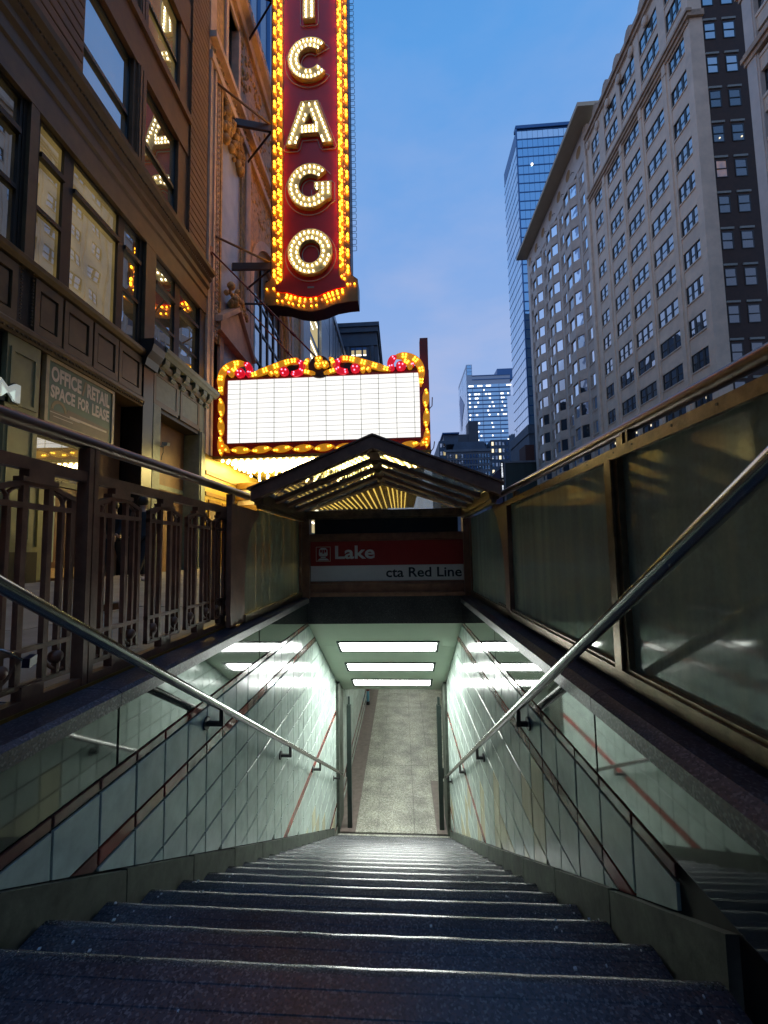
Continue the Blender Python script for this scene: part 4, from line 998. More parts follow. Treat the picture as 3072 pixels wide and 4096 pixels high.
# entrance under the marquee
P(th, 'entrance_wall', MB().box(-8.1, XW-.02, 15.5, 34, -.6, 4.0), 'gold_ceiling')
for i, y in enumerate((15.75, 17.0, 20.4, 21.9, 23.4, 24.9, 26.4)):
    f = MB().box(XW-.02, XW+.04, y, y+.08, -.5, 2.2).box(XW-.02, XW+.04, y+1.1, y+1.18, -.5, 2.2).box(XW-.02, XW+.04, y+.08, y+1.1, 2.1, 2.2).box(XW-.02, XW+.04, y+.08, y+1.1, -.5, -.3)
    fr_ = P(th, 'poster_frame' if i < 2 else 'entrance_door', f, 'gold_metal')
    P(fr_, 'poster' if i < 2 else 'pane', MB().add([(XW, y+.08, -.3), (XW, y+1.1, -.3), (XW, y+1.1, 2.1), (XW, y+.08, 2.1)], [(0, 1, 2, 3)]), 'lease_brown' if i < 2 else 'glass_left_lit')
P(th, 'entrance_band', MB().box(XW-.02, XW+.03, 15.5, 34, 2.35, 2.5).box(XW-.02, XW+.03, 15.5, 34, 3.2, 3.35), 'gold_metal')
tb = T('ticket_booth', 'round gold ticket booth with banded fascia under the marquee', 'booth', (-6.9, 19.3, -.5))
for z0, z1, rr_, mt in ((-.5, .5, .85, 'gold_metal'), (.5, 2.0, .80, 'glass_left_lit'), (2.0, 2.25, 1.05, 'gold_metal'), (2.27, 2.5, 1.0, 'lease_cream'), (2.52, 2.75, 1.05, 'gold_metal'), (2.77, 3.0, 1.0, 'lease_cream'), (3.02, 3.3, 1.08, 'gold_metal')):
    P(tb, 'body' if z0 < 0 else ('window' if mt == 'glass_left_lit' else 'fascia_band'), MB().tube([(-6.9, 19.3, z0), (-6.9, 19.3, z1)], rr_, 28), mt)

# ------------------------------------------------------------------ vertical sign
VY = 18.8; VB = 19.8
vs_ = T('theatre_sign', 'tall dark red vertical theatre sign with bulb letters and amber chaser lights', 'sign', (-4.1, 19.3, 11.5))
ZT = 34
XCn = -4.10
# body outline (x,z), flared foot with a curved lower edge
base = [(-6.43, 13.26), (-6.43, 12.18), (-5.95, 12.16), (-5.3, 12.06), (-4.7, 11.84), (-4.1, 11.74), (-3.5, 11.84), (-2.9, 12.06), (-2.3, 12.14), (-1.82, 12.16), (-1.82, 13.26), (-2.12, 13.50), (-2.17, 13.75), (-2.17, ZT), (-6.05, ZT), (-6.05, 13.75), (-6.12, 13.50)]
P(vs_, 'body', MB().prism(base, fy, VY+.16, VB), 'beam_black')
P(vs_, 'edge_lip', MB().box(-6.08, -6.05, VY-.02, VB, 13.75, ZT).box(-2.17, -2.14, VY-.02, VB, 13.75, ZT), 'beam_black')
inner = [(-5.46, ZT), (-5.46, 13.45), (-5.60, 13.25), (-5.84, 13.12), (-5.84, 12.80), (-5.35, 12.74), (-4.75, 12.52), (-4.25, 12.42), (-3.75, 12.46), (-3.2, 12.68), (-2.75, 12.80), (-2.42, 12.84), (-2.42, 13.12), (-2.62, 13.25), (-2.74, 13.45), (-2.74, ZT)]
P(vs_, 'red_face', MB().prism(inner, fy, VY+.02, VY+.15), 'panel_red')
# gilded trough round the face
P(vs_, 'trough', MB().prism([base, ], fy, VY+.10, VY+.158), 'gold_metal')
P(vs_, 'trough_rib', MB().box(-5.49, -5.465, VY+.0, VY+.10, 13.45, ZT).box(-2.735, -2.71, VY+.0, VY+.10, 13.45, ZT).box(-5.80, -5.77, VY-.0, VY+.10, 13.5, ZT).box(-2.45, -2.42, VY, VY+.10, 13.5, ZT), 'gold_metal')
bm = MB().ball((0, -.06, 0), .046, 8, 5, sc=(1, 1.1, 1.35))
bulb_a = bm.mesh('chaser_bulb', 'bulb_amber'); bulb_r = MB().ball((0, -.04, 0), .034, 7, 4).mesh('pilot_bulb', 'bulb_red')
rr = random.Random(2)
cnt = 0; z = 13.62; rest = MB(); restr = MB(); i = 0
while z < 30.5:
    for x, off in ((-5.58, 0), (-5.69, .10), (-2.63, .04), (-2.53, .13)):
        ph = (i+(0 if x < -4 else 2)) % 5
        if i % 4 == 3 and x in (-5.69, -2.53): continue
        if i % 4 == 2 and x in (-5.58, -2.63): continue
        if rr.random() < .10 or (i % 8) in (6, ) and x in (-5.58, -5.69): continue
        p = (x, VY+.0, z+off)
        if cnt < 290: P(vs_, 'chaser_bulb', bulb_a, None, loc=p); cnt += 1
        else: rest.ball((p[0], p[1]-.06, p[2]), .052, 8, 5, sc=(1, 1.1, 1.25))
    if i % 4 in (0, 1):
        for x in (-5.93, -2.28): rest.ball((x, VY+.02, z+.05), .055, 8, 5, sc=(1, 1.1, 1.35))
    for x in (-5.82, -2.40):
        if i % 3 != 1: restr.ball((x, VY+.03, z-.04), .034, 6, 4)
    z += .205; i += 1
for poly, n_ in ((inner[1:15], 5),):
    for (p, q) in zip(poly[:-1], poly[1:]):
        d_ = Vector((q[0]-p[0], q[1]-p[1])); ln = d_.length; nn = max(1, int(ln/.17)); nrm = Vector((d_.y, -d_.x)).normalized()*-1
        for j in range(nn):
            b_ = Vector(p)+d_*((j+.5)/nn)
            out_ = (b_-Vector((XCn, 13.6)))
            if nrm.dot(out_) < 0: nrm = -nrm
            for k_, o_ in enumerate((.11, .24, .45)):
                if rr.random() < (.15 if k_ < 2 else .35): continue
                c = b_+nrm*o_
                (rest if k_ != 1 else (rest if rr.random() < .7 else restr)).ball((c.x, VY+.03, c.y), .048 if k_ < 2 else .04, 7, 4)
z = 13.7
while z < 31:
    for x in (-5.93, -5.6, -2.6, -2.28): rest.ball((x, VB+.06, z), .055, 6, 4)
    z += .30
P(vs_, 'rim_bulb', rest, 'bulb_amber', kind='stuff'); P(vs_, 'pilot_bulb', restr, 'bulb_red', kind='stuff')
P(vs_, 'maker_plate', MB().box(-4.27, -3.95, VY, VY+.02, 12.88, 12.95), 'lintel_pale')
# letters: cream pans with two rows of bulbs, a raised rim and a pale neon outline
lb_mesh = MB().ball((0, -.05, -.01), .036, 8, 5, sc=(1, 1.2, 1.6)).mesh('bulb', 'bulb_cream')
def arcp(cx, cz, rx, rz, a0, a1, n=36): return [(cx+rx*cos(radians(a0+(a1-a0)*i/n)), cz+rz*sin(radians(a0+(a1-a0)*i/n))) for i in range(n+1)]
def letter(ch, cz):
    cx = XCn; bulbs = []; outl = []
    RX, RZ, IX, IZ = 1.08, 1.15, .54, .60
    if ch == 'O':
        loops = [arcp(cx, cz, RX, RZ, 0, 360, 44)[:-1], arcp(cx, cz, IX, IZ, 0, 360, 32)[:-1]]
        outl = [(arcp(cx, cz-.10, RX+.17, RZ+.16, 0, 360, 48)[:-1], True), (arcp(cx, cz-.06, IX-.13, IZ-.13, 0, 360, 36)[:-1], True)]
        for rx, rz, n in ((RX-.14, RZ-.14, 27), (IX+.13, IZ+.13, 18)):
            for i in range(n): bulbs.append(arcp(cx, cz, rx, rz, 360*i/n, 360*i/n, 1)[0])
    elif ch in 'CG':
        a0, a1 = (42, 318) if ch == 'C' else (42, 360)
        o_ = arcp(cx, cz, RX, RZ, a0, a1); i_ = arcp(cx, cz, IX, IZ, a1 if ch == 'C' else 318, a0+6)
        if ch == 'C': loops = [o_+i_]
        else:
            o_ = arcp(cx, cz, RX, RZ, a0, 318)+[(cx+RX-.02, cz-.70), (cx+RX-.02, cz+.16), (cx+.22, cz+.16), (cx+.22, cz-.18), (cx+.50, cz-.18), (cx+.50, cz-.34)]
            loops = [o_+arcp(cx, cz, IX, IZ, 312, a0+6)]
        outl = []
        ro = arcp(cx, cz-.10, RX+.17, RZ+.16, a0-6, (a1+6) if ch == 'C' else 322)
        if ch == 'C': ro += arcp(cx, cz-.06, IX-.13, IZ-.13, 318, 48)
        else: ro += [(cx+RX+.14, cz-.75), (cx+RX+.14, cz+.20), (cx+RX, cz+.30), (cx+RX-.1, cz+.34)]
        outl.append((ro, ch == 'C'))
        if ch == 'G': outl.append((arcp(cx, cz-.06, IX-.13, IZ-.13, 60, 300)+[(cx+.08, cz-.5), (cx+.06, cz-.1)], False))
        for rx, rz, n in ((RX-.14, RZ-.14, 22), (IX+.13, IZ+.13, 14)):
            for i in range(n+1):
                a = a0+5+(a1-a0-10)*i/n
                if ch == 'G' and a > 322: continue
                bulbs.append(arcp(cx, cz, rx, rz, a, a, 1)[0])
        if ch == 'G':
            for u in (.36, .64, .92):
                for v in (.04, -.18, -.40):
                    if u == .36 and v == -.40: continue
                    bulbs.append((cx+u, cz+v))
    elif ch == 'A':
        loops = [[(cx-.42, cz+1.14), (cx+.42, cz+1.14), (cx+1.18, cz-1.14), (cx+.64, cz-1.14), (cx+.47, cz-.58), (cx-.47, cz-.58), (cx-.64, cz-1.14), (cx-1.18, cz-1.14)],
                 [(cx, cz+.52), (cx+.27, cz-.12), (cx-.27, cz-.12)]]
        outl = [([(cx-.50, cz+1.22), (cx+.50, cz+1.22), (cx+1.34, cz-1.22), (cx+1.22, cz-1.34), (cx+.62, cz-1.36), (cx+.50, cz-1.24), (cx+.38, cz-.80), (cx-.38, cz-.80), (cx-.50, cz-1.24), (cx-.62, cz-1.36), (cx-1.22, cz-1.34), (cx-1.34, cz-1.22)], True)]
        for sgn in (-1, 1):
            for i in range(10): bulbs.append((cx+sgn*(.30+.70*i/9), cz+.98-1.98*i/9))
            for i in range(4): bulbs.append((cx+sgn*(.12+.24*i/3), cz+.66-.72*i/3))
            bulbs.append((cx+sgn*.62, cz-.80)); bulbs.append((cx+sgn*.70, cz-1.02))
        for i in range(5):
            bulbs += [(cx-.36+.18*i, cz-.24), (cx-.36+.18*i, cz-.45)]
        bulbs += [(cx, cz+.98)]
    elif ch == 'I':
        loops = [[(cx-.30, cz-1.15), (cx+.30, cz-1.15), (cx+.30, cz+1.15), (cx-.30, cz+1.15)]]
        outl = [([(cx-.46, cz+1.2), (cx-.46, cz-1.26), (cx-.36, cz-1.36), (cx+.36, cz-1.36), (cx+.46, cz-1.26), (cx+.46, cz+1.2)], True)]
        for i in range(12): bulbs += [(cx-.15, cz-1.03+.19*i), (cx+.15, cz-1.03+.19*i)]
    pan = P(vs_, 'letter', MB().prism(loops, fy, VY-.16, VY+.02), 'letter_cream')
    for lp in loops:
        P(pan, 'rim', MB().tube([(p[0], VY-.19, p[1]) for p in lp], .026, 5, closed=True), 'letter_rim')
    for o_, cl in outl:
        P(pan, 'neon_outline', MB().tube([(p[0], VY-.03, p[1]) for p in o_], .022, 6, closed=cl), 'neon_grey')
    for (x, z) in bulbs:
        if random.random() < .03: continue
        P(pan, 'bulb', lb_mesh, None, loc=(x, VY-.16, z))
for ch, cz in (('O', 14.60), ('G', 18.02), ('A', 21.38), ('C', 24.88), ('I', 28.25)): letter(ch, cz)
# neon loops standing off the outer edge
z = 15.5; lpm = MB().tube([(0, 0, -.13), (.20, 0, -.13), (.23, 0, -.10), (.23, 0, .10), (.20, 0, .13), (0, 0, .13)], .013, 6).mesh('neon_loop', 'neon_blue')
while z < 33.5:
    P(vs_, 'neon_loop', lpm, None, loc=(-2.16, VB-.05, z)); z += .35
P(vs_, 'neon_carrier', MB().box(-2.17, -2.13, VB-.12, VB, 13.7, ZT), 'fin_blue')
# steel brackets back to the wall
for dz in (0, 7.33, 14.7):
    s_ = .9 if dz > 10 else 1
    br = MB()
    br.obox(Vector((-6.83, 18.33, 13.785+dz)), (Vector((1.54, 1.14, .75)).normalized(), Vector((-1.14, 1.54, 0)).normalized(), Vector((0, 0, 1))), (1.03, .07, .17))
    P(vs_, 'bracket_beam', br, 'beam_black')
    P(vs_, 'bracket_rod', MB().tube([(XW, 15.84, 13.41+dz*.96), (-6.1, 18.9, 14.35+dz)], .05, 8).tube([(XW, 19.56, 13.5+dz*.95), (-6.1, 18.95, 14.1+dz)], .05, 8), 'rod_dark')
P(vs_, 'stub_beam', MB().tube([(XW-.1, 17.76, 11.62), (-6.2, 19.0, 12.3)], .05, 8), 'beam_black')
# ------------------------------------------------------------------ marquee
MY = 16.1
mq = T('marquee', 'red and gold theatre marquee with a blank glowing white letter board', 'marquee', (-3.2, 20, 5.4))
P(mq, 'body', MB().box(-7.59, 1.27, MY+.02, 38, 4.12, 7.30), 'marquee_red')
P(mq, 'lower_fascia', MB().box(-7.86, 1.27, MY, MY+.02, 4.02, 7.0), 'marquee_red')
P(mq, 'fascia_lip', MB().box(-7.60, 1.28, MY-.03, MY+.4, 3.90, 4.02), 'gold_metal')
P(mq, 'end_post', MB().box(.94, 1.26, MY+.05, MY+.45, 4.1, 8.66), 'marquee_red')
P(mq, 'flag_hook', MB().tube([(1.27, MY, 5.7), (1.36, MY, 5.8), (1.38, MY, 6.15)], .02, 6).tube([(1.27, MY, 3.95), (1.38, MY, 4.1), (1.42, MY, 4.35)], .02, 6), 'rod_red')
xw0, xw1, zw0, zw1 = -7.0, .88, 4.55, 7.18
bd = MB().box(xw0-.10, xw1+.10, MY-.05, MY, zw0-.09, zw0-.01).box(xw0-.10, xw1+.10, MY-.05, MY, zw1+.01, zw1+.09).box(xw0-.10, xw0-.01, MY-.05, MY, zw0-.01, zw1+.01).box(xw1+.01, xw1+.10, MY-.05, MY, zw0-.01, zw1+.01)
P(mq, 'board_frame', bd, 'marquee_red')
xj = [xw0]+[xw0+.52+.714*k for k in range(11) if xw0+.52+.714*k < xw1-.1]+[xw1]
for a, b in zip(xj[:-1], xj[1:]):
    P(mq, 'light_panel', MB().box(a+.006, b-.006, MY-.022, MY-.004, zw0, zw1), 'letterboard')
vt = MB()
for a in xj[1:-1]: P(mq, 'mullion_strip', MB().box(a-.009, a+.009, MY-.036, MY-.003, zw0, zw1), 'track_green')
z = zw1-.17
while z > zw0+.1:
    P(mq, 'letter_track', MB().box(xw0, xw1, MY-.034, MY-.031, z-.0065, z+.0065), 'track_grey'); z -= .2075
# ribbon border: lens-shaped gilt leaves, each with bulbs
bulb_m = MB().ball((0, -.03, 0), .036, 8, 5).mesh('bulb', 'leaf_bulb')
bulb_p = MB().ball((0, -.03, 0), .032, 7, 4).mesh('bulb', 'bulb_pink')
def lens(cx, cz, ln, wd, ang, bulbs, name='ribbon_leaf', mt='ribbon_gold', y=MY-.09):
    n = 10; pts = []
    for i in range(n+1): t = -1+2*i/n; pts.append((t*ln/2, wd/2*(1-abs(t)**2.2)))
    for i in range(n-1, 0, -1): t = -1+2*i/n; pts.append((t*ln/2, -wd/2*(1-abs(t)**2.2)))
    ca, sa = cos(ang), sin(ang)
    pts = [(cx+u*ca-v*sa, cz+u*sa+v*ca) for u, v in pts]
    o = P(mq, name, MB().prism(pts, fy, y, MY-.03), mt)
    for u, v in bulbs:
        P(o, 'bulb', bulb_m, None, loc=(cx+u*ca-v*sa, y, cz+u*sa+v*ca))
    return o
for i in range(9):
    x = -6.42+i*.855
    lens(x, 4.235, .90, .29, .10 if i else -.05, [(-.30, -.02), (-.20, -.03), (.18, .02), (.28, .03)])
for i in range(3):
    z = 6.03-i*.80
    lens(-7.25, z, .86, .27, pi/2+.06, [(-.30, .0), (-.19, .03), (.22, -.02), (.33, .02)])
    lens(1.12, z+.06, .86, .27, pi/2-.06, [(-.30, .0), (-.19, .03), (.22, -.02), (.33, .02)])
lens(-7.10, 4.36, .62, .26, -.75, [(-.1, .0), (.12, -.02)]); lens(1.03, 4.36, .55, .24, .8, [(-.08, 0), (.1, .0)])
U = lambda u: -7.0+(u-272)*.00305
V = lambda u, v: 7.18-(v-462+.0247*(u-272))*.00305
def ribbon(pts, wd, mt, name, bulbs='', y=MY-.14, mirror=False, taper=True, bm_=None, step=.12, gap=2):
    P2 = []
    for u, v in pts:
        x, z = U(u), V(u, v)
        if mirror: x = 2*U(1534)-x
        P2.append(Vector((x, z)))
    # smooth resample (Catmull-Rom)
    R2 = []
    for i in range(len(P2)-1):
        p0, p1, p2, p3 = P2[max(i-1, 0)], P2[i], P2[i+1], P2[min(i+2, len(P2)-1)]
        for k in range(5):
            t = k/5; R2.append(.5*((2*p1)+(p2-p0)*t+(2*p0-5*p1+4*p2-p3)*t*t+(3*p1-p0-3*p2+p3)*t**3))
    R2.append(P2[-1])
    a, b = [], []
    n = len(R2)
    for i, p in enumerate(R2):
        d = R2[min(i+1, n-1)]-R2[max(i-1, 0)]; nn = Vector((-d.y, d.x)).normalized()
        f = 1
        if taper: f = min(1, .25+3.2*i/n, .45+3.0*(n-1-i)/n)
        a.append(tuple(p+nn*wd/2*f)); b.append(tuple(p-nn*wd/2*f))
    mb_ = MB()
    for i in range(n-1):
        q = [a[i], a[i+1], b[i+1], b[i]]
        vs = [(p[0], y, p[1]) for p in q]+[(p[0], MY-.02, p[1]) for p in q]
        mb_.add(vs, [(0, 1, 2, 3), (7, 6, 5, 4), (0, 4, 5, 1), (2, 6, 7, 3)])
    mb_.add([(a[0][0], y, a[0][1]), (b[0][0], y, b[0][1]), (b[0][0], MY-.02, b[0][1]), (a[0][0], MY-.02, a[0][1])], [(0, 1, 2, 3)])
    mb_.add([(a[-1][0], y, a[-1][1]), (b[-1][0], y, b[-1][1]), (b[-1][0], MY-.02, b[-1][1]), (a[-1][0], MY-.02, a[-1][1])], [(3, 2, 1, 0)])
    o = P(mq, name, mb_, mt)
    # raised edge wires
    for e_ in (a, b): P(o, 'edge', MB().tube([(p[0], y-.01, p[1]) for p in e_], .014, 5), mt)
    # groups of four bulbs
    acc = 0; L_ = sum((R2[i+1]-R2[i]).length for i in range(n-1)); s = .14
    pos = []
    while s < L_-.08: pos.append(s); s += step
    for j, s in enumerate(pos):
        if gap and j % (gap+2) >= gap: continue
        d0 = 0
        for i in range(n-1):
            sl = (R2[i+1]-R2[i]).length
            if d0+sl >= s:
                p = R2[i].lerp(R2[i+1], (s-d0)/sl); d = (R2[i+1]-R2[i]).normalized(); nn = Vector((-d.y, d.x)); break
            d0 += sl
        for sd in (-1, 1):
            q = p+nn*sd*wd*.20
            P(o, 'bulb', bm_ or bulb_m, None, loc=(q.x, y, q.y))
    return o
def disc(u, v, r, mt, name, bulbs, mirror=False, y=MY-.17, sx_=1.0):
    x, z = U(u), V(u, v)
    if mirror: x = 2*U(1534)-x
    o = P(mq, name, MB().prism([(x+r*sx_*cos(2*pi*i/20), z+r*sin(2*pi*i/20)) for i in range(20)], fy, y, MY-.02), mt)
    for a_, rr_ in bulbs:
        P(o, 'bulb', bulb_p if mt == 'ribbon_red' else bulb_m, None, loc=(x+rr_*cos(a_), y, z+rr_*sin(a_)))
    return o
for mr_ in (False, True):
    ribbon([(200, 660), (188, 560), (186, 450), (215, 355), (280, 285), (370, 245), (450, 235), (510, 240)], .26, 'ribbon_gold', 'hook_scroll', mirror=mr_)
    ribbon([(505, 240), (555, 265), (585, 320), (580, 380), (545, 415)], .24, 'ribbon_red', 'hook_scroll', mirror=mr_, bm_=bulb_p, y=MY-.15, gap=1)
    disc(450, 370, .20, 'ribbon_red', 'volute', [(.6, .08), (2.4, .1), (4.2, .1)], mr_)
    ribbon([(440, 300), (375, 320), (335, 370), (330, 420)], .20, 'ribbon_gold', 'leaf', mirror=mr_, y=MY-.155)
    ribbon([(330, 320), (305, 345), (295, 390)], .13, 'ribbon_red', 'leaf', mirror=mr_, y=MY-.13, bm_=bulb_p)
    ribbon([(585, 412), (680, 385), (790, 345), (900, 305), (1010, 265), (1110, 232), (1210, 212)], .25, 'ribbon_gold', 'long_scroll', mirror=mr_)
    ribbon([(1120, 232), (1190, 218), (1260, 222)], .22, 'ribbon_orange', 'long_scroll', mirror=mr_, y=MY-.145)
    ribbon([(1235, 225), (1290, 255), (1305, 310), (1275, 370), (1210, 395), (1150, 385)], .24, 'ribbon_red', 'spiral', mirror=mr_, bm_=bulb_p, gap=1, y=MY-.15)
    disc(1055, 360, .19, 'ribbon_red', 'volute', [(.5, .09), (2.5, .1), (4.4, .1)], mr_)
    disc(1145, 310, .14, 'beam_black', 'eye', [], mr_, y=MY-.06, sx_=1.4)
    ribbon([(975, 335), (950, 385), (975, 415)], .17, 'ribbon_gold', 'leaf', mirror=mr_, y=MY-.15)
    ribbon([(925, 355), (880, 385), (860, 415)], .14, 'ribbon_gold', 'leaf', mirror=mr_, y=MY-.14)
    ribbon([(905, 350), (860, 375)], .13, 'ribbon_red', 'leaf', mirror=mr_, y=MY-.13, bm_=bulb_p)
    ribbon([(1400, 190), (1360, 235), (1350, 290), (1365, 325)], .17, 'ribbon_gold', 'crescent', mirror=mr_)
    ribbon([(1300, 375), (1350, 370), (1410, 385), (1475, 400)], .15, 'ribbon_gold', 'leaf', mirror=mr_)
disc(1530, 275, .40, 'marquee_brown', 'crest', [], y=MY-.10)
disc(1534, 380, .22, 'marquee_brown', 'crest', [], y=MY-.09, sx_=1.7)
for u, v in ((1528, 212), (1522, 285), (1608, 280)):
    disc(u, v, .165, 'ribbon_gold', 'medallion', [(.5, .075), (2.6, .075), (4.7, .075)], y=MY-.2)
hb = MB()
for i in range(6): hb.prism([(U(590)+i*1.0, 7.24), (U(590)+i*1.0+.9, 7.24), (U(590)+i*1.0+.5, 7.34)], fy, MY-.03, MY+.05)
P(mq, 'backing_board', MB().prism([(-7.2, 7.2), (1.1, 7.2), (1.1, 7.5), (.3, 7.45), (-1.2, 7.55), (-3.1, 7.9), (-5, 7.55), (-6.4, 7.45), (-7.2, 7.5)], fy, MY-.02, MY+.06), 'marquee_brown')
# soffit: bulb bands at the front, gilt light bars running back
P(mq, 'soffit', MB().box(-7.58, 1.26, MY+.02, 17.42, 3.98, 4.10).box(-7.58, 1.26, 17.50, 18.90, 3.96, 4.10).box(-7.58, 1.26, 17.42, 17.50, 4.03, 4.11), 'gold_ceiling')
P(mq, 'soffit_step', MB().box(-7.58, 1.26, 18.90, 19.0, 3.90, 4.12).box(-7.58, 1.26, 22.6, 22.75, 3.92, 4.12), 'gold_metal')
P(mq, 'soffit', MB().box(-7.58, 1.26, 19.0, 38, 4.105, 4.118), 'gold_ceiling')
sb = MB().ball((0, 0, -.07), .062, 8, 5, sc=(1, 1, 1.25)).mesh('soffit_bulb', 'bulb_warm')
restb = MB(); n_ = 0
for j, y in enumerate((16.34, 16.68, 17.02, 17.30, 17.66, 18.0, 18.34, 18.68)):
    x = -7.30+(j % 4)*.07
    while x < 1.2:
        if n_ < 290 and x < -2.0: P(mq, 'soffit_bulb', sb, None, loc=(x, y, 3.97 if y < 17.4 else 3.95)); n_ += 1
        else: restb.ball((x, y, 3.90), .062, 7, 4)
        x += .27
for i in range(15):
    for j in range(4):
        x = -7.2+i*.42+(j % 2)*.2; y = 19.3+j*.62
        restb.ball((x, y, 3.80), .058, 7, 4); restb.box(x-.008, x+.008, y-.008, y+.008, 3.84, 4.1)
P(mq, 'pendant_bulbs', restb, 'bulb_warm', kind='stuff')
x = -7.2
while x < .45:
    P(mq, 'light_bar', MB().box(x-.035, x+.035, 23.0, 37.8, 4.05, 4.104), mat('bar_glow', (.8, .6, .2), .4, emit=(1, .66, .16), estr=2.6) if 'bar_glow' not in M else 'bar_glow')
    x += .46 if x < -1.2 else .29
# tie rods
for a, b, lab in (((XW, 15.64, 12.57), (-3.1, MY+.15, 7.85), 'long red tie rod from the theatre wall to the marquee crest'), ((XW, 19.58, 12.55), (-3.85, MY+.25, 7.6), 'shorter red tie rod from the theatre wall to the red spiral of the marquee')):
    r_ = T('tie_rod', lab, 'tie rod', a, 'marquee tie rods')
    A, B = Vector(a), Vector(b)
    P(r_, 'rod', MB().tube([A, B], .035, 8), 'rod_red'); P(r_, 'turnbuckle', MB().tube([A.lerp(B, .72), A.lerp(B, .76)], .065, 8), 'rod_red')
    P(r_, 'wall_plate', MB().tube([A, A+Vector((.06, 0, 0))], .17, 12), 'rod_red')

# ------------------------------------------------------------------ cream building on the right
XR = 28.
cb = T('cream_building', 'tall cream terracotta office building with triple sash windows and a dark brick side', 'building', (XR, 46, -.6))
P(cb, 'core', MB().box(XR+.75, XR+22, 36.80, 56.80, -.6, 58.5), 'cream_terracotta')
wcols = [(37.45, 39.75), (40.85, 44.07), (45.0, 48.2), (49.0, 52.1), (53.55, 55.65)]
rowsz = [16.44-3.42*k for k in range(5, 0, -1)]+[16.44, 19.85, 23.2, 26.65, 30.02, 33.45, 36.85, 40.25, 43.75, 47.15, 51.9, 55.0]
ed = [36.76]+[v for c in wcols for v in c]+[56.78]
for i in range(0, len(ed), 2):
    ya, yb = ed[i], ed[i+1]; pm = MB().box(XR, XR+.75, ya, yb, -.6, 58.5)
    if i not in (0, 10): pm.box(XR-.10, XR, (ya+yb)/2-.17, (ya+yb)/2+.17, 3, 49).box(XR-.16, XR, (ya+yb)/2-.25, (ya+yb)/2+.25, 48.2, 49.4)
    P(cb, 'pier', pm, 'cream_terracotta')
for ci, (ya, yb) in enumerate(wcols):
    tops = [-.6]+[z+1.72+(.35 if z > 50 else 0) for z in rowsz]
    bots = rowsz+[58.5]
    for z0, z1 in zip(tops, bots):
        P(cb, 'spandrel', MB().box(XR+.06, XR+.75, ya+.002, yb-.002, z0, z1), 'cream_terracotta')
        P(cb, 'window_sill', MB().box(XR-.02, XR+.3, ya+.002, yb-.002, z1-.12, z1+.005), 'cream_trim')
    for z in rowsz:
        h = 1.72+(.35 if z > 50 else 0)
        n3 = 3 if yb-ya > 2.2 else 2
        f = MB(); xg = XR+.17
        wv = (yb-ya)/n3
        for k in range(n3+1): 
            yy = ya+k*wv; f.box(xg-.05, xg+.06, max(ya, yy-.07), min(yb, yy+.09), z, z+h)
        for k in range(n3):
            y0_, y1_ = ya+k*wv+.07, ya+(k+1)*wv-.07
            f.box(xg-.04, xg+.05, y0_, y1_, z, z+.08).box(xg-.04, xg+.05, y0_, y1_, z+h-.08, z+h).box(xg-.03, xg+.05, y0_, y1_, z+h*.46-.05, z+h*.46+.05)
            f.box(xg-.05, xg+.05, y0_, y0_+.05, z+.08, z+h-.08).box(xg-.05, xg+.05, y1_-.05, y1_, z+.08, z+h-.08)
        wn = P(cb, 'window', f, 'frame_black')
        for k in range(n3):
            y0_, y1_ = ya+k*wv+.12, ya+(k+1)*wv-.12
            mb_ = MB()
            for za, zb in ((z+.08, z+h*.46-.05), (z+h*.46+.05, z+h-.08)):
                a = random.gauss(0, .006); b_ = random.gauss(0, .008)
                mb_.add([(xg+a, y0_, za), (xg-a, y1_, za), (xg-a+b_, y1_, zb), (xg+a+b_, y0_, zb)], [(3, 2, 1, 0)])
            P(wn, 'pane', mb_, 'glass_curtain' if random.random() < .25 else 'glass_dusk')
            if z < 16 and random.random() < .16:
                yl = random.uniform(y0_, y1_); P(wn, 'room_light', MB().box(xg+.002-.03, xg-.02, yl-.08, yl+.08, z+.5, z+.85), 'lit_office')
# ornament bands and crown
P(cb, 'belt_cornice', MB().box(XR-.30, XR+.06, 36.4, 56.9, 49.5, 49.85).box(XR-.45, XR+.06, 36.3, 56.9, 49.85, 50.15).box(XR-.12, XR+.06, 36.7, 56.9, 49.1, 49.5), 'tan_ornate')
P(cb, 'crown', MB().box(XR-.2, XR+.8, 36.6, 56.9, 58.5, 59.0).box(XR-.45, XR+.8, 36.4, 56.9, 59.0, 59.45).box(XR-.1, XR+.8, 36.6, 56.9, 59.45, 60.3), 'tan_ornate')
for c in range(len(ed)//2+3):
    y = 37.1+c*2.75
    if y < 56.5:
        P(cb, 'crest', MB().prism([(y-.9, 59.4), (y+.9, 59.4), (y+.7, 60.2), (y+.25, 60.7), (y-.25, 60.7), (y-.7, 60.2)], fx, XR-.3, XR+.4), 'tan_ornate')
        P(cb, 'cartouche', MB().ball((XR-.12, y, 57.6), .5, 10, 6, sc=(.5, .8, 1.3)), 'cream_trim')
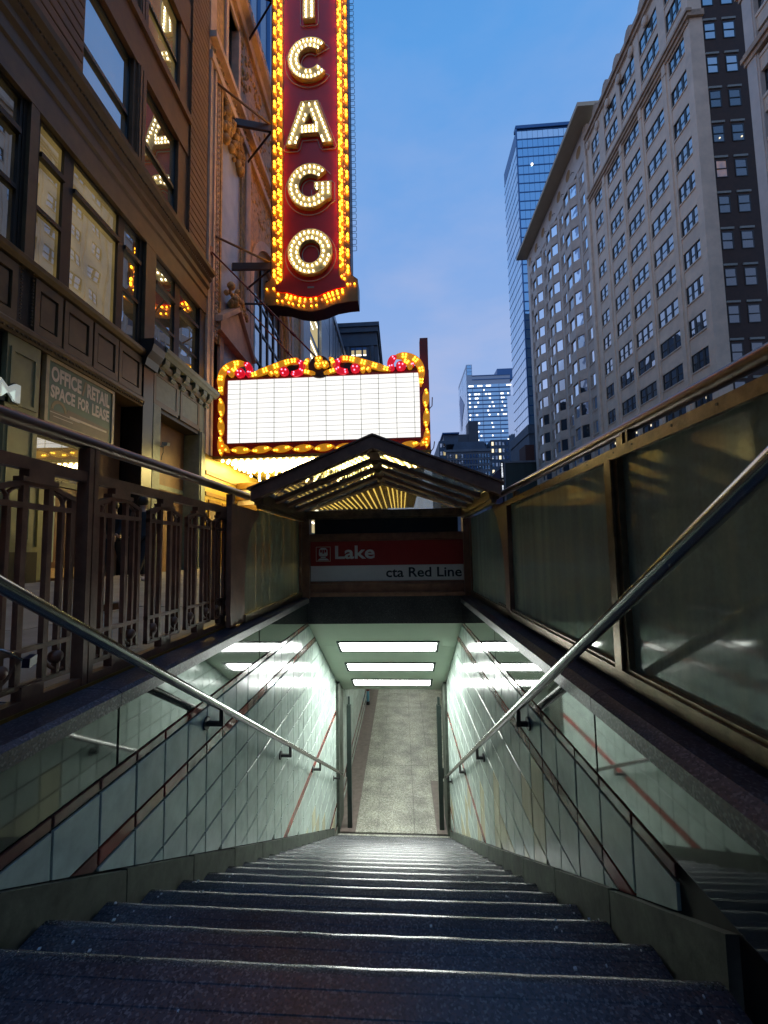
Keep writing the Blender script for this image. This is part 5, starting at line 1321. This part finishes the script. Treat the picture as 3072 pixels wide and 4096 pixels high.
# dark brick flank with its windows
bw = MB().box(XR+1.23, XR+20, 36.74, 36.80, -.6, 56)
P(cb, 'brick_flank', bw, 'brick_dark')
P(cb, 'corner_return', MB().box(XR+.0, XR+1.23, 36.70, 36.76, -.6, 58.5), 'cream_terracotta')
P(cb, 'corner_return', MB().box(XR-.2, XR+1.3, 36.5, 36.7, 49.6, 50.2), 'tan_ornate')
for k in range(-9, 5):
    zt = 38.55+3.45*k
    for xa, xb in ((29.33, 30.32), (31.0, 32.05), (33.0, 34.0), (34.8, 35.8)):
        f = MB().box(xa, xa+.07, 36.70, 36.76, zt-1.68, zt).box(xb-.07, xb, 36.70, 36.76, zt-1.68, zt).box(xa+.07, xb-.07, 36.70, 36.76, zt-1.68, zt-1.6).box(xa+.07, xb-.07, 36.70, 36.76, zt-.08, zt).box(xa+.07, xb-.07, 36.68, 36.74, zt-.88, zt-.80)
        wn = P(cb, 'flank_window', f, 'frame_black')
        gl = 'glass_amber' if (k == -1 and xa < 30) else ('glass_dusk' if zt > 44 else 'glass_flank')
        mb_ = MB()
        for za, zb in ((zt-1.6, zt-.88), (zt-.80, zt-.08)):
            a = random.gauss(0, .006)
            mb_.add([(xa+.07, 36.72+a, za), (xb-.07, 36.72-a, za), (xb-.07, 36.72-a, zb), (xa+.07, 36.72+a, zb)], [(0, 1, 2, 3)])
        P(wn, 'pane', mb_, gl)
        P(cb, 'lintel', MB().box(xa-.06, xb+.12, 36.66, 36.76, zt+.22, zt+.42), 'lintel_pale')
        if k == 0 and xa < 32: P(wn, 'room_light', MB().ball((xa+(.55 if xa < 30 else .8), 36.70, zt-1.28), .07, 8, 5), 'lit_office')

# the nearer building at the right edge
nb = T('corner_building', 'pale stone building with bracketed cornices at the right edge', 'building', (XR, 24, -.6))
P(nb, 'core', MB().box(XR+.7, XR+5, -20, 31.30, -.6, 60), 'cream_terracotta')
for ya, yb in ((30.35, 31.34), (25.2, 26.3), (20, 21.1)):
    P(nb, 'pilaster', MB().box(XR, XR+.7, ya, yb, -.6, 60).box(XR-.08, XR, ya+.12, yb-.12, -.6, 60), 'white_terracotta')
for z in [2+3.4*k for k in range(17)]:
    for ya, yb in ((26.3, 30.35), (21.1, 25.2)):
        P(nb, 'spandrel', MB().box(XR+.12, XR+.7, ya, yb, z, z+1.35).box(XR+.05, XR+.12, ya, yb, z+1.1, z+1.35), 'cream_trim')
        wn = P(nb, 'window', MB().box(XR+.35, XR+.45, ya, ya+.12, z+1.35, z+3.4).box(XR+.35, XR+.45, yb-.12, yb, z+1.35, z+3.4).box(XR+.35, XR+.45, (ya+yb)/2-.1, (ya+yb)/2+.1, z+1.35, z+3.4).box(XR+.35, XR+.44, ya+.12, yb-.12, z+2.3, z+2.42), 'frame_black')
        P(wn, 'pane', MB().add([(XR+.4, ya, z+1.35), (XR+.4, yb, z+1.35), (XR+.4, yb, z+3.4), (XR+.4, ya, z+3.4)], [(3, 2, 1, 0)]), 'glass_dusk')
for z in (37.6, 43.2):
    P(nb, 'cornice', MB().box(XR-.18, XR+.5, -20, 31.4, z, z+.4).box(XR-.35, XR+.5, -20, 31.5, z+.4, z+.75).box(XR-.2, XR+.5, -20, 31.4, z+.75, z+1.05), 'tan_ornate')

for nm_, lab, x0, x1, y0, y1, h in (('street_block', 'plain stone street block behind the photographer on the left side', -30, -7.7, -160, -12.1, 42), ('street_block', 'plain stone street block behind the photographer on the right side', 28.2, 50, -160, -20.1, 62), ('street_block', 'plain stone block closing the street far behind the photographer', -60, 70, -190, -162, 55)):
    r_b = T(nm_, lab, 'building', ((x0+x1)/2, (y0+y1)/2, -.6), 'street blocks behind the camera')
    P(r_b, 'block', MB().box(x0, x1, y0, y1, -.6, h), 'stone_grey')
# ------------------------------------------------------------------ white building with bay windows
wb = T('bay_window_building', 'pale terracotta building with projecting bay windows and a flat overhanging cornice', 'building', (XR, 70, -.6))
P(wb, 'core', MB().box(XR+.6, XR+20, 56.86, 84.6, -.6, 61.6), 'white_terracotta')
P(wb, 'boundary_pier', MB().box(XR-.25, XR+.6, 56.84, 57.25, -.6, 56.5).box(XR-.1, XR+.6, 57.25, 57.7, -.6, 61.6), 'cream_trim')
ncols = [(58.1, 59.95), (65.95, 67.75), (73.75, 75.55), (81.5, 83.3)]
bcols = [(60.55, 64.95), (68.4, 72.8), (76.2, 80.6)]
zr = [54.1-3.43*k for k in range(16)]
ed = [57.7, 58.1, 59.95, 60.55, 64.95, 65.95, 67.75, 68.4, 72.8, 73.75, 75.55, 76.2, 80.6, 81.5, 83.3, 84.6]
for i in range(0, len(ed), 2): P(wb, 'pier', MB().box(XR+(0 if i in (0, 14) else .05), XR+.6, ed[i], ed[i+1], -.6, 57.2), 'white_terracotta')
P(wb, 'frieze', MB().box(XR, XR+.6, 57.7, 84.6, 57.2, 61.6), 'white_terracotta')
for ya, yb in ncols:
    tz = [-.6]+[z+1.85 for z in reversed(zr)]; bz = list(reversed(zr))+[57.2]
    for a, b in zip(tz, bz): P(wb, 'spandrel', MB().box(XR+.10, XR+.6, ya, yb, a, b).box(XR+.02, XR+.10, ya, yb, b-.2, b), 'bay_stone')
    for z in zr:
        xg = XR+.20
        wn = P(wb, 'window', MB().box(xg-.06, xg+.05, ya, ya+.40, z, z+1.85).box(xg-.06, xg+.05, yb-.12, yb, z, z+1.85).box(xg-.06, xg+.05, ya+.40, yb-.12, z, z+.1).box(xg-.06, xg+.05, ya+.40, yb-.12, z+1.75, z+1.85).box(xg-.08, xg+.05, yb-.62, yb-.54, z+.1, z+1.75), 'bay_stone')
        a = random.gauss(0, .006)
        P(wn, 'pane', MB().add([(xg+a, ya+.40, z+.1), (xg-a, yb-.12, z+.1), (xg-a, yb-.12, z+1.75), (xg+a, ya+.40, z+1.75)], [(3, 2, 1, 0)]), 'glass_tower_bright')
for ya, yb in bcols:
    pl = [(XR+.6, ya), (XR+.02, ya), (XR-.85, ya+1.15), (XR-.85, yb-1.15), (XR+.02, yb), (XR+.6, yb)]
    tz = [3.0]+[z+1.9 for z in reversed(zr)]; bz = list(reversed(zr))+[56.6]
    bay = None
    for a, b in zip(tz, bz):
        if b-a < .05: continue
        s_ = P(wb, 'bay_spandrel', MB().prism(pl, fz, a, b), 'bay_stone')
    inn = [(XR+.6, ya+.1), (XR+.1, ya+.1), (XR-.62, ya+1.2), (XR-.62, yb-1.2), (XR+.1, yb-.1), (XR+.6, yb-.1)]
    for z in zr:
        f = MB()
        for (u, v) in ((XR-.76, ya+1.2), (XR-.76, yb-1.2), (XR+.05, ya+.1), (XR+.05, yb-.1)): f.box(u-.08, u+.10, v-.12, v+.12, z, z+1.9)
        wn = P(wb, 'bay_window', f, 'bay_stone')
        a = random.gauss(0, .008)
        P(wn, 'pane', MB().add([(XR-.66+a, ya+1.32, z), (XR-.66-a, yb-1.32, z), (XR-.66-a, yb-1.32, z+1.9), (XR-.66+a, ya+1.32, z+1.9)], [(3, 2, 1, 0)]), 'glass_tower_bright' if random.random() < .93 else 'glass_curtain')
        P(wn, 'side_pane', MB().add([(XR+.05, ya+.15, z), (XR-.66, ya+1.2, z), (XR-.66, ya+1.2, z+1.9), (XR+.05, ya+.15, z+1.9)], [(0, 1, 2, 3)]), 'glass_bay_shaded')
        P(wn, 'side_pane', MB().add([(XR+.05, yb-.15, z), (XR-.66, yb-1.2, z), (XR-.66, yb-1.2, z+1.9), (XR+.05, yb-.15, z+1.9)], [(3, 2, 1, 0)]), 'glass_bay_shaded')
P(wb, 'cornice_slab', MB().box(XR-2.15, XR+2, 54.4, 84.9, 61.6, 62.2), 'soffit_tan')
for k in range(7):
    y = 59.4+3.9*k
    wn = P(wb, 'round_window', MB().tube([(XR-.03, y, 59.65), (XR+.01, y, 59.65)], .92, 20), 'white_terracotta')
    P(wn, 'pane', MB().tube([(XR-.04, y, 59.65), (XR-.031, y, 59.65)], .80, 20), mat('round_amber', (.42, .22, .07), .5) if 'round_amber' not in M else 'round_amber')
    if k < 6: P(wb, 'hook', MB().tube([(XR-.02, y+1.95, 58.4), (XR-.35, y+1.95, 58.3), (XR-.4, y+2.05, 58.0)], .05, 6), 'frame_black')

# ------------------------------------------------------------------ glass tower and the far skyline
gt = T('glass_tower', 'blue glass tower with dark floor bands behind the bay window building', 'building', (36, 100, -.6))
P(gt, 'core', MB().box(30.25, 60, 94.9, 106.7, 26, 96.5).box(30.25, 60, 94.9, 106.7, 96.5, 102.4), 'fin_blue')
P(gt, 'podium', MB().box(29.9, 60, 94.5, 110, -.6, 26.6).box(29.7, 60, 94.3, 110, 26.6, 28.7), 'stone_blue')
n_ = 0; rest = MB()
for k in range(30):
    z0 = 28.8+k*2.335; z1 = z0+2.08
    for j in range(9):
        y0 = 94.75+j*1.325; y1 = y0+1.26; a = random.gauss(0, .004); b_ = random.gauss(0, .006)
        P(gt, 'glass_panel', MB().add([(30.2+a, y0, z0), (30.2-a, y1, z0), (30.2-a+b_, y1, z1), (30.2+a+b_, y0, z1)], [(3, 2, 1, 0)]), 'glass_tower_bright')
    P(gt, 'floor_band', MB().box(30.16, 30.25, 94.6, 106.7, z1+.0, z1+.24), 'fin_blue')
P(gt, 'corner_fin', MB().box(30.0, 30.3, 94.45, 94.7, 28.7, 102.9), 'fin_blue')
for k in range(-22, 10):
    z0 = 79.3+k*2.29; z1 = z0+2.0
    for j in range(12 if k > -3 else 2):
        x0 = 30.35+j*1.24; a = random.gauss(0, .004); b_ = random.gauss(0, .006)
        P(gt, 'glass_panel', MB().add([(x0, 94.8+a, z0), (x0+1.18, 94.8-a, z0), (x0+1.18, 94.8-a+b_, z1), (x0, 94.8+a+b_, z1)], [(0, 1, 2, 3)]), 'glass_tower' if k < 9 else 'glass_tower_bright') if True else None
    P(gt, 'floor_band', MB().box(30.3, 50, 94.74, 94.88, z1, z1+.26), 'fin_blue')
P(gt, 'roof_edge', MB().box(30.0, 60, 94.4, 96, 102.3, 103.1), 'fin_blue')
P(gt, 'lit_lamp', MB().ball((33.6, 94.7, 93.0), .28, 8, 5), 'lit_strip')

ft = T('far_tower', 'distant blue office tower with a notch and scattered lit floors', 'building', (57, 270, -.6))
P(ft, 'core', MB().box(44.6, 72, 260.2, 296, 0, 112.6).box(44.6, 48.2, 260.2, 296, 112.6, 120), 'metal_pale')
P(ft, 'roof_block', MB().box(66, 76, 268, 290, 112.6, 120), 'fin_blue')
for z in (112.2, 109.6): P(ft, 'roof_band', MB().box(48.1, 72, 259.9, 260.2, z, z+.5), 'fin_blue')
xs_ = [44.8, 48.05, 54.3, 64.85, 72]
r_ = random.Random(21)
for k in range(34):
    z0 = 104.6-k*2.72
    if z0 < 30: break
    for a, b in zip(xs_[:-1], xs_[1:]):
        fl = P(ft, 'window_band', MB().box(a+.18, b-.18, 260.0, 260.15, z0, z0+1.9), 'glass_tower')
        nl = {0: 1, 2: 4, 3: 2, 4: 1, 5: 2, 7: 2}.get(k, 1 if r_.random() < .45 else 0)
        for q in range(nl):
            x = r_.uniform(a+.6, b-.6-.9) if b-a > 3.3 else a+.9
            P(fl, 'lit_window', MB().box(x, x+(3.0 if k == 0 else r_.uniform(.5, 1.0)), 259.95, 259.99, z0+.5, z0+1.35), 'lit_strip')
    P(ft, 'floor_line', MB().box(44.6, 72, 259.85, 260.19, z0-.62, z0-.1), 'fin_blue')
for k in range(26):
    for j in range(7):
        P(ft, 'side_panel', MB().box(44.42+r_.uniform(0, .12), 44.6, 261+j*5, 265.6+j*5, 60+k*2.2+j*0, 62.05+k*2.2), 'glass_tower_bright')
P(ft, 'side_notch', MB().prism([(292, 106), (288, 110), (272, 98), (280, 92), (286, 84)], fx, 44.3, 44.41), 'fin_blue')
P(ft, 'crown_panel', MB().box(44.9, 47.9, 260.05, 260.15, 113, 115).box(44.9, 47.9, 260.05, 260.15, 115.3, 117.2).box(44.9, 47.9, 260.05, 260.15, 117.5, 119.5), 'glass_tower')

sb_ = T('slab_building', 'plain grey slab block in front of the distant office tower', 'building', (29, 172, -.6))
P(sb_, 'shaft', MB().box(29.2, 33.2, 170, 176, 0, 54), 'slab_grey'); P(sb_, 'wing', MB().box(22.2, 29.2, 170.2, 178, 0, 48.6), 'slab_grey')
st_ = T('stone_hotel', 'old grey stone building with rows of small windows beyond the canopy roof', 'building', (25, 155, -.6))
P(st_, 'main_block', MB().box(16.9, 33.6, 150.2, 166, -.6, 37.1), 'stone_grey'); P(st_, 'mansard', MB().prism([(20, 37.1), (32.5, 37.1), (31.2, 40.3), (21, 40.3)], fy, 151, 165), 'stone_blue')
P(st_, 'dome', MB().ball((31.2, 156, 40.2), 2.2, 14, 8, sc=(1, 1, .6)), 'stone_blue')
P(st_, 'cornice', MB().box(16.6, 33.9, 149.8, 150.2, 36.3, 37.2).box(16.7, 33.8, 149.9, 150.2, 33.2, 33.5).box(16.7, 33.8, 149.9, 150.2, 31.0, 31.3), 'stone_grey')
for z in (34.0, 31.8, 29.6, 27.4, 25.2, 23, 20.8):
    for i in range(15):
        x = 17.6+i*1.06
        o = P(st_, 'window', MB().box(x, x+.52, 150.05, 150.25, z, z+1.35), 'lit_room' if (z == 34.0 and i in (3, )) or r_.random() < .03 else 'glass_dusk')
sw = T('stone_block', 'taller dark stone building with lit windows left of the distant office tower', 'building', (15, 160, -.6))
P(sw, 'block', MB().box(14.8, 17.4, 150, 185, -.6, 40.6), 'stone_blue'); P(sw, 'hut', MB().box(17.2, 22.6, 155, 165, 40.6, 44.4), 'stone_blue'); P(sw, 'roof_slab', MB().box(16.6, 23, 154, 166, 44.4, 44.9), 'fin_blue')
for z in (38.2, 35.2, 32.2):
    for x in (15.2, 16.4): P(sw, 'window', MB().box(x, x+.75, 149.9, 150.05, z, z+1.4), 'lit_room' if z == 35.2 and x > 16 else 'glass_dusk')
dk = T('dark_block', 'dark stone office block with a few lit windows right of the old stone building', 'building', (36, 156, -.6))
P(dk, 'block', MB().box(33.7, 40.5, 150.4, 168, -.6, 40.5), 'stone_blue')
for z in (38.4, 35.8, 33.2, 30.6, 28, 25.4, 22.8):
    for i in range(5):
        x = 34.0+i*1.3; P(dk, 'window', MB().box(x, x+.7, 150.3, 150.45, z, z+1.3), 'lit_office' if r_.random() < .3 else 'glass_dusk')
pb_ = T('pale_glass_block', 'pale blue glass block between the two towers', 'building', (27, 126, -.6))
P(pb_, 'block', MB().add([(33.5, 125, 20), (37.4, 112, 20), (45, 125, 20), (33.5, 125, 47.0), (37.4, 112, 44.5), (45, 125, 46)], [(0, 1, 4, 3), (1, 2, 5, 4), (3, 4, 5), (0, 3, 5, 2)]), 'glass_tower_bright')
lo = T('green_clad_building', 'low dark green metal clad building with a vertical lit name blade', 'building', (25, 92, -.6))
P(lo, 'block', MB().box(22.4, 30, 88.2, 93.8, -.6, 18.7), 'green_cladding')
P(lo, 'frame', MB().box(22.2, 22.6, 88.0, 88.2, -.6, 19.0).box(22.6, 30, 88.0, 88.2, 18.6, 19.0), 'stone_grey')
P(lo, 'roof_box', MB().box(27.1, 29.0, 88.5, 93, 18.7, 22.5), mat('roof_rust', (.09, .035, .03), .7))
bl = T('name_blade', 'thin vertical blade sign with a column of small white lit marks', 'sign', (21.9, 87.9, 15.6))
P(bl, 'blade', MB().box(21.55, 22.2, 87.85, 88.0, 12.2, 18.9), 'frame_black')
z = 18.4
for i in range(26):
    if i not in (13, 14, 18, 19):
        P(bl, 'lit_mark', MB().box(21.72+r_.uniform(0, .06), 21.96+r_.uniform(0, .06), 87.80, 87.85, z, z+r_.uniform(.07, .16)), 'sign_glow')
    z -= .24
gb = T('gable_building', 'dim violet gabled building left of the green clad one', 'building', (20, 92, -.6))
P(gb, 'block', MB().prism([(19.3, -.6), (22.1, -.6), (22.1, 18.0), (19.5, 15.6)], fy, 89, 93), mat('violet_wall', (.10, .09, .16), .7)); P(gb, 'roof_edge', MB().obox((20.7, 88.9, 17.0), (Vector((2.6, 0, 2.4)).normalized(), Vector((0, 1, 0)), Vector((-2.4, 0, 2.6)).normalized()), (1.9, .2, .12)), 'stone_grey')

# ------------------------------------------------------------------ buildings past the theatre on the left
ob = T('lit_office_building', 'modern grey building with bright ceiling strips in its windows past the theatre', 'building', (XW, 41, -.6))
P(ob, 'core', MB().box(-24, XW-.4, 34.4, 46.9, -.6, 40), 'metal_pale')
P(ob, 'pier', MB().box(XW-.4, XW, 39.75, 46.9, -.6, 40).box(XW-.4, XW-.02, 34.4, 34.62, -.6, 40).box(XW-.35, XW+.08, 44.4, 44.7, -.6, 40).box(XW, XW+.06, 46.5, 46.9, -.6, 40), 'metal_pale')
for z in range(1, 13):
    zz_ = z*3.1-1.6
    w_ = P(ob, 'window', MB().box(XW-.38, XW-.30, 34.62, 39.75, zz_, zz_+.35).box(XW-.38, XW-.30, 34.62, 34.72, zz_+.35, zz_+3.1).box(XW-.38, XW-.30, 39.6, 39.75, zz_+.35, zz_+3.1), 'fin_blue')
    P(w_, 'room', MB().add([(XW-.37, 34.72, zz_+.35), (XW-.37, 39.6, zz_+.35), (XW-.37, 39.6, zz_+3.1), (XW-.37, 34.72, zz_+3.1)], [(0, 1, 2, 3)]), 'lit_room')
    P(w_, 'ceiling_strip', MB().box(XW-.36, XW-.33, 34.9, 39.3, zz_+2.5, zz_+2.68).box(XW-.36, XW-.33, 34.9, 37.3, zz_+1.2, zz_+1.36), 'lit_strip')
P(ob, 'joint', MB().box(XW-.01, XW+.004, 39.75, 46.5, 24.5, 24.6), 'fin_blue')
mb2 = T('mullioned_building', 'building with pale vertical mullions and a sloping parapet line beyond the lit offices', 'building', (XW, 53, -.6))
P(mb2, 'core', MB().box(-24, XW-.3, 47, 59.5, -.6, 28.2), 'stone_blue')
P(mb2, 'parapet', MB().box(XW-.3, XW+.15, 47, 59.5, 28.2, 29.0), 'metal_pale')
for i in range(9): P(mb2, 'mullion', MB().box(XW-.3, XW+.1, 47.3+i*1.4, 47.7+i*1.4, -.6, 27.6), 'metal_pale')
ds = T('dark_stone_building', 'dark classical stone building with a heavy cornice and three lit windows', 'building', (-6, 64, -.6))
P(ds, 'block', MB().box(-14, -2.85, 60.2, 94, -.6, 31.4), 'stone_blue')
P(ds, 'cornice', MB().box(-14, -2.9, 60.0, 94, 31.4, 32.0).box(-14, -3.0, 60.1, 94, 32.0, 33.5).box(-14, -2.75, 59.8, 94, 33.5, 34.3).box(-14, -2.6, 59.6, 94, 34.3, 34.9), 'stone_blue')
for x in (-7.5, -3.75): P(ds, 'column', MB().tube([(x, 60.0, 20), (x, 60.0, 31.2)], .33, 14), 'stone_blue')
for z in (29.8, 26.4, 23):
    for xa, xb in ((-6.95, -6.42), (-6.25, -5.34), (-5.14, -4.6)):
        o = P(ds, 'window', MB().box(xa, xb, 60.12, 60.22, z, z+1.4), 'fin_blue')
        P(o, 'pane', MB().box(xa+.05, xb-.05, 60.09, 60.118, z+.05, z+.95), 'lit_room'); P(o, 'blind_light', MB().box(xa+.05, xb-.05, 60.08, 60.089, z+.05, z+.25), 'lit_strip')
tw = T('striped_tower', 'tall tower with pale vertical stripes behind the theatre roof', 'building', (-20, 50, -.6))
P(tw, 'core', MB().box(-40, -13.2, 42, 58, -.6, 110), 'fin_blue')
for i in range(14):
    P(tw, 'stripe', MB().box(-13.2, -13.0, 42.2+i*1.12, 42.75+i*1.12, 20, 110), 'metal_pale')
for i in range(12):
    P(tw, 'stripe', MB().box(-26+i*1.12, -25.4+i*1.12, 41.8, 42, 20, 110), 'metal_pale')
bk = T('background_block', 'large dark block far behind the classical stone building', 'building', (-20, 130, -.6))
P(bk, 'block', MB().box(-40, -8.2, 96, 165, -.6, 50), 'stone_blue')

# ------------------------------------------------------------------ people passing behind the fence
def body(name, root, nodes, edges, matname, lv=2):
    me = bpy.data.meshes.new(name); me.from_pydata([n[:3] for n in nodes], edges, [])
    ob_ = bpy.data.objects.new(name, me); C.objects.link(ob_)
    md = ob_.modifiers.new('s', 'SKIN')
    for i, n in enumerate(nodes):
        rx = n[3]; ry = n[4] if len(n) > 4 else n[3]
        me.skin_vertices[0].data[i].radius = (rx, ry)
        me.skin_vertices[0].data[i].use_root = (i == 0)
    sb2 = ob_.modifiers.new('d', 'SUBSURF'); sb2.levels = lv; sb2.render_levels = lv
    dg = bpy.context.evaluated_depsgraph_get(); m2 = bpy.data.meshes.new_from_object(ob_.evaluated_get(dg)); bpy.data.objects.remove(ob_)
    m2.materials.clear(); m2.materials.append(M[matname])
    for p in m2.polygons: p.use_smooth = True
    m2.name = name
    return P(root, name, m2, None)
mat('cloth_black', (.012, .012, .013), .8); mat('cloth_navy', (.022, .026, .032), .75); mat('cloth_olive', (.10, .085, .035), .8); mat('skin', (.42, .25, .17), .55)
mat('hair_dark', (.012, .009, .007), .6); mat('bag_pink', (.42, .22, .30), .5); mat('shoe_pale', (.40, .36, .44), .6); mat('bag_white', (.6, .6, .58), .5)
def person(label, x, y, zf, s, h, coat, pants, shoe, step):
    """walking figure, heading along +y*h; s scales height"""
    r = T('person', label, 'person', (x, y, zf), 'people walking on the sidewalk')
    q = lambda a, b, c: (x+a*s, y+b*s*h, zf+c*s)
    hip, chest = (0, 0, .92), (0, .03, 1.34)
    nodes = [(*q(0, 0, .95), .135*s, .105*s), (*q(0, .02, 1.15), .13*s, .10*s), (*q(0, .03, 1.34), .165*s, .11*s), (*q(0, .03, 1.46), .075*s), (*q(0, .05, 1.55), .055*s), (*q(0, .06, 1.66), .095*s, .10*s), (*q(0, .06, 1.75), .075*s),
             (*q(-.20, .03, 1.40), .065*s), (*q(-.25, -.08, 1.14), .05*s), (*q(-.25, .05, .90), .038*s),
             (*q(.20, .03, 1.40), .065*s), (*q(.25, .10, 1.15), .05*s), (*q(.23, .28, .98), .038*s),
             (*q(-.10, .0, .88), .095*s), (*q(-.10, step*.55, .50), .065*s), (*q(-.10, step*.8, .10), .045*s),
             (*q(.10, .0, .88), .095*s), (*q(.10, -step*.35, .50), .065*s), (*q(.10, -step*1.0, .13), .045*s)]
    ed_ = [(0, 1), (1, 2), (2, 3), (3, 4), (4, 5), (5, 6), (2, 7), (7, 8), (8, 9), (2, 10), (10, 11), (11, 12), (0, 13), (13, 14), (14, 15), (0, 16), (16, 17), (17, 18)]
    b_ = body('body', r, nodes, ed_, 'skin')
    # clothing follows the body a little outside it
    g_ = .016*s
    cn_ = [(*q(0, 0, .80), .19*s, .14*s), (*q(0, .0, .98), .165*s, .125*s), (*q(0, .02, 1.15), .15*s, .12*s), (*q(0, .03, 1.34), .185*s, .13*s), (*q(0, .03, 1.45), .10*s),
           (*q(-.20, .03, 1.40), .082*s), (*q(-.25, -.08, 1.14), .066*s), (*q(-.25, .03, .94), .052*s), (*q(.20, .03, 1.40), .082*s), (*q(.25, .10, 1.15), .066*s), (*q(.235, .26, 1.0), .052*s)]
    body('jacket', r, cn_, [(0, 1), (1, 2), (2, 3), (3, 4), (3, 5), (5, 6), (6, 7), (3, 8), (8, 9), (9, 10)], coat)
    pn = [(*q(0, 0, .93), .15*s, .115*s), (*q(-.10, .0, .86), .108*s), (*q(-.10, step*.55, .50), .080*s), (*q(-.10, step*.8, .12), .06*s), (*q(.10, .0, .86), .108*s), (*q(.10, -step*.35, .50), .080*s), (*q(.10, -step*1.0, .15), .06*s)]
    body('trousers', r, pn, [(0, 1), (1, 2), (2, 3), (0, 4), (4, 5), (5, 6)], pants)
    for sx_, sy_, zz2 in ((-.10, step*.8, .045), (.10, -step, .06)):
        c = q(sx_, sy_+.05, zz2); P(r, 'shoe', MB().ball(c, .07*s, 10, 6, sc=(.65, 1.75, .62)), shoe)
    c = q(0, .045, 1.70); P(r, 'hair', MB().ball(c, .118*s, 12, 8, sc=(.92, 1.0, 1.0)), 'hair_dark')
    fc = MB(); c = q(0, .155, 1.63)
    fc.ball(c, .022*s, 6, 4, sc=(.8, 1, 1.3)).ball(q(-.035, .145, 1.665), .011*s, 6, 4).ball(q(.035, .145, 1.665), .011*s, 6, 4).ball(q(0, .148, 1.575), .025*s, 6, 4, sc=(1.2, .5, .35))
    P(r, 'face', fc, 'skin')
    for hx, hy, hz in ((-.25, .06, .86), (.23, .31, .95)):
        hd = MB().ball(q(hx, hy, hz), .042*s, 8, 5, sc=(.55, .9, 1.1))
        for f_ in range(4):
            a = q(hx, hy+(-.03+.02*f_), hz-.03); b2 = q(hx, hy+(-.028+.022*f_)+.01, hz-.085-.008*(f_ in (1, 2))); hd.tube([a, b2, (b2[0], b2[1]+.012*s*h, b2[2]-.02*s)], .0095*s, 6)
        a = q(hx, hy+.03, hz); hd.tube([a, q(hx, hy+.055, hz-.035), q(hx, hy+.06, hz-.06)], .011*s, 6)
        P(r, 'hand', hd, 'skin')
    return r, q
r1, q1 = person('person in a long dark coat with a pink bag walking behind the iron fence', -6.55, 9.0, -.52, 1.0, -1, 'cloth_black', 'cloth_black', 'cloth_black', .28)
bg1 = T('hand_bag', 'small pink carrier bag held by the person in the dark coat', 'bag', (-6.8, 8.9, -.1))
c = q1(-.25, .06, .55); P(bg1, 'bag', MB().prism([(c[1]-.13, c[2]-.22), (c[1]+.13, c[2]-.22), (c[1]+.10, c[2]+.12), (c[1]-.10, c[2]+.12)], fx, c[0]-.05, c[0]+.05), 'bag_pink')
P(bg1, 'handle', MB().tube([(c[0], c[1]-.06, c[2]+.12), (c[0], c[1]-.04, c[2]+.28), (c[0], c[1]+.04, c[2]+.28), (c[0], c[1]+.06, c[2]+.12)], .008, 6), 'bag_white')
person('person in a navy jacket and pale shoes walking nearer the theatre', -5.55, 8.45, -.54, 1.02, 1, 'cloth_navy', 'cloth_black', 'shoe_pale', .30)
# litter
lt = T('litter', 'crushed brown paper carton lying on the sidewalk behind the fence', 'litter', (-3.2, 4.25, -.58))
P(lt, 'carton', MB().obox((-3.22, 4.24, -.545), (Vector((.93, -.33, .1)).normalized(), Vector((.33, .94, 0)).normalized(), Vector((-.1, 0, 1)).normalized()), (.20, .07, .032)), 'door_wood')
P(lt, 'lid', MB().obox((-3.10, 4.21, -.50), (Vector((.9, -.33, .25)).normalized(), Vector((.33, .94, 0)).normalized(), Vector((-.25, 0, .97)).normalized()), (.09, .075, .006)), 'terra_cream')
P(lt, 'wrapper', MB().ball((-3.42, 4.30, -.54), .045, 7, 5, sc=(1.2, 1, .7)), 'amber_metal')
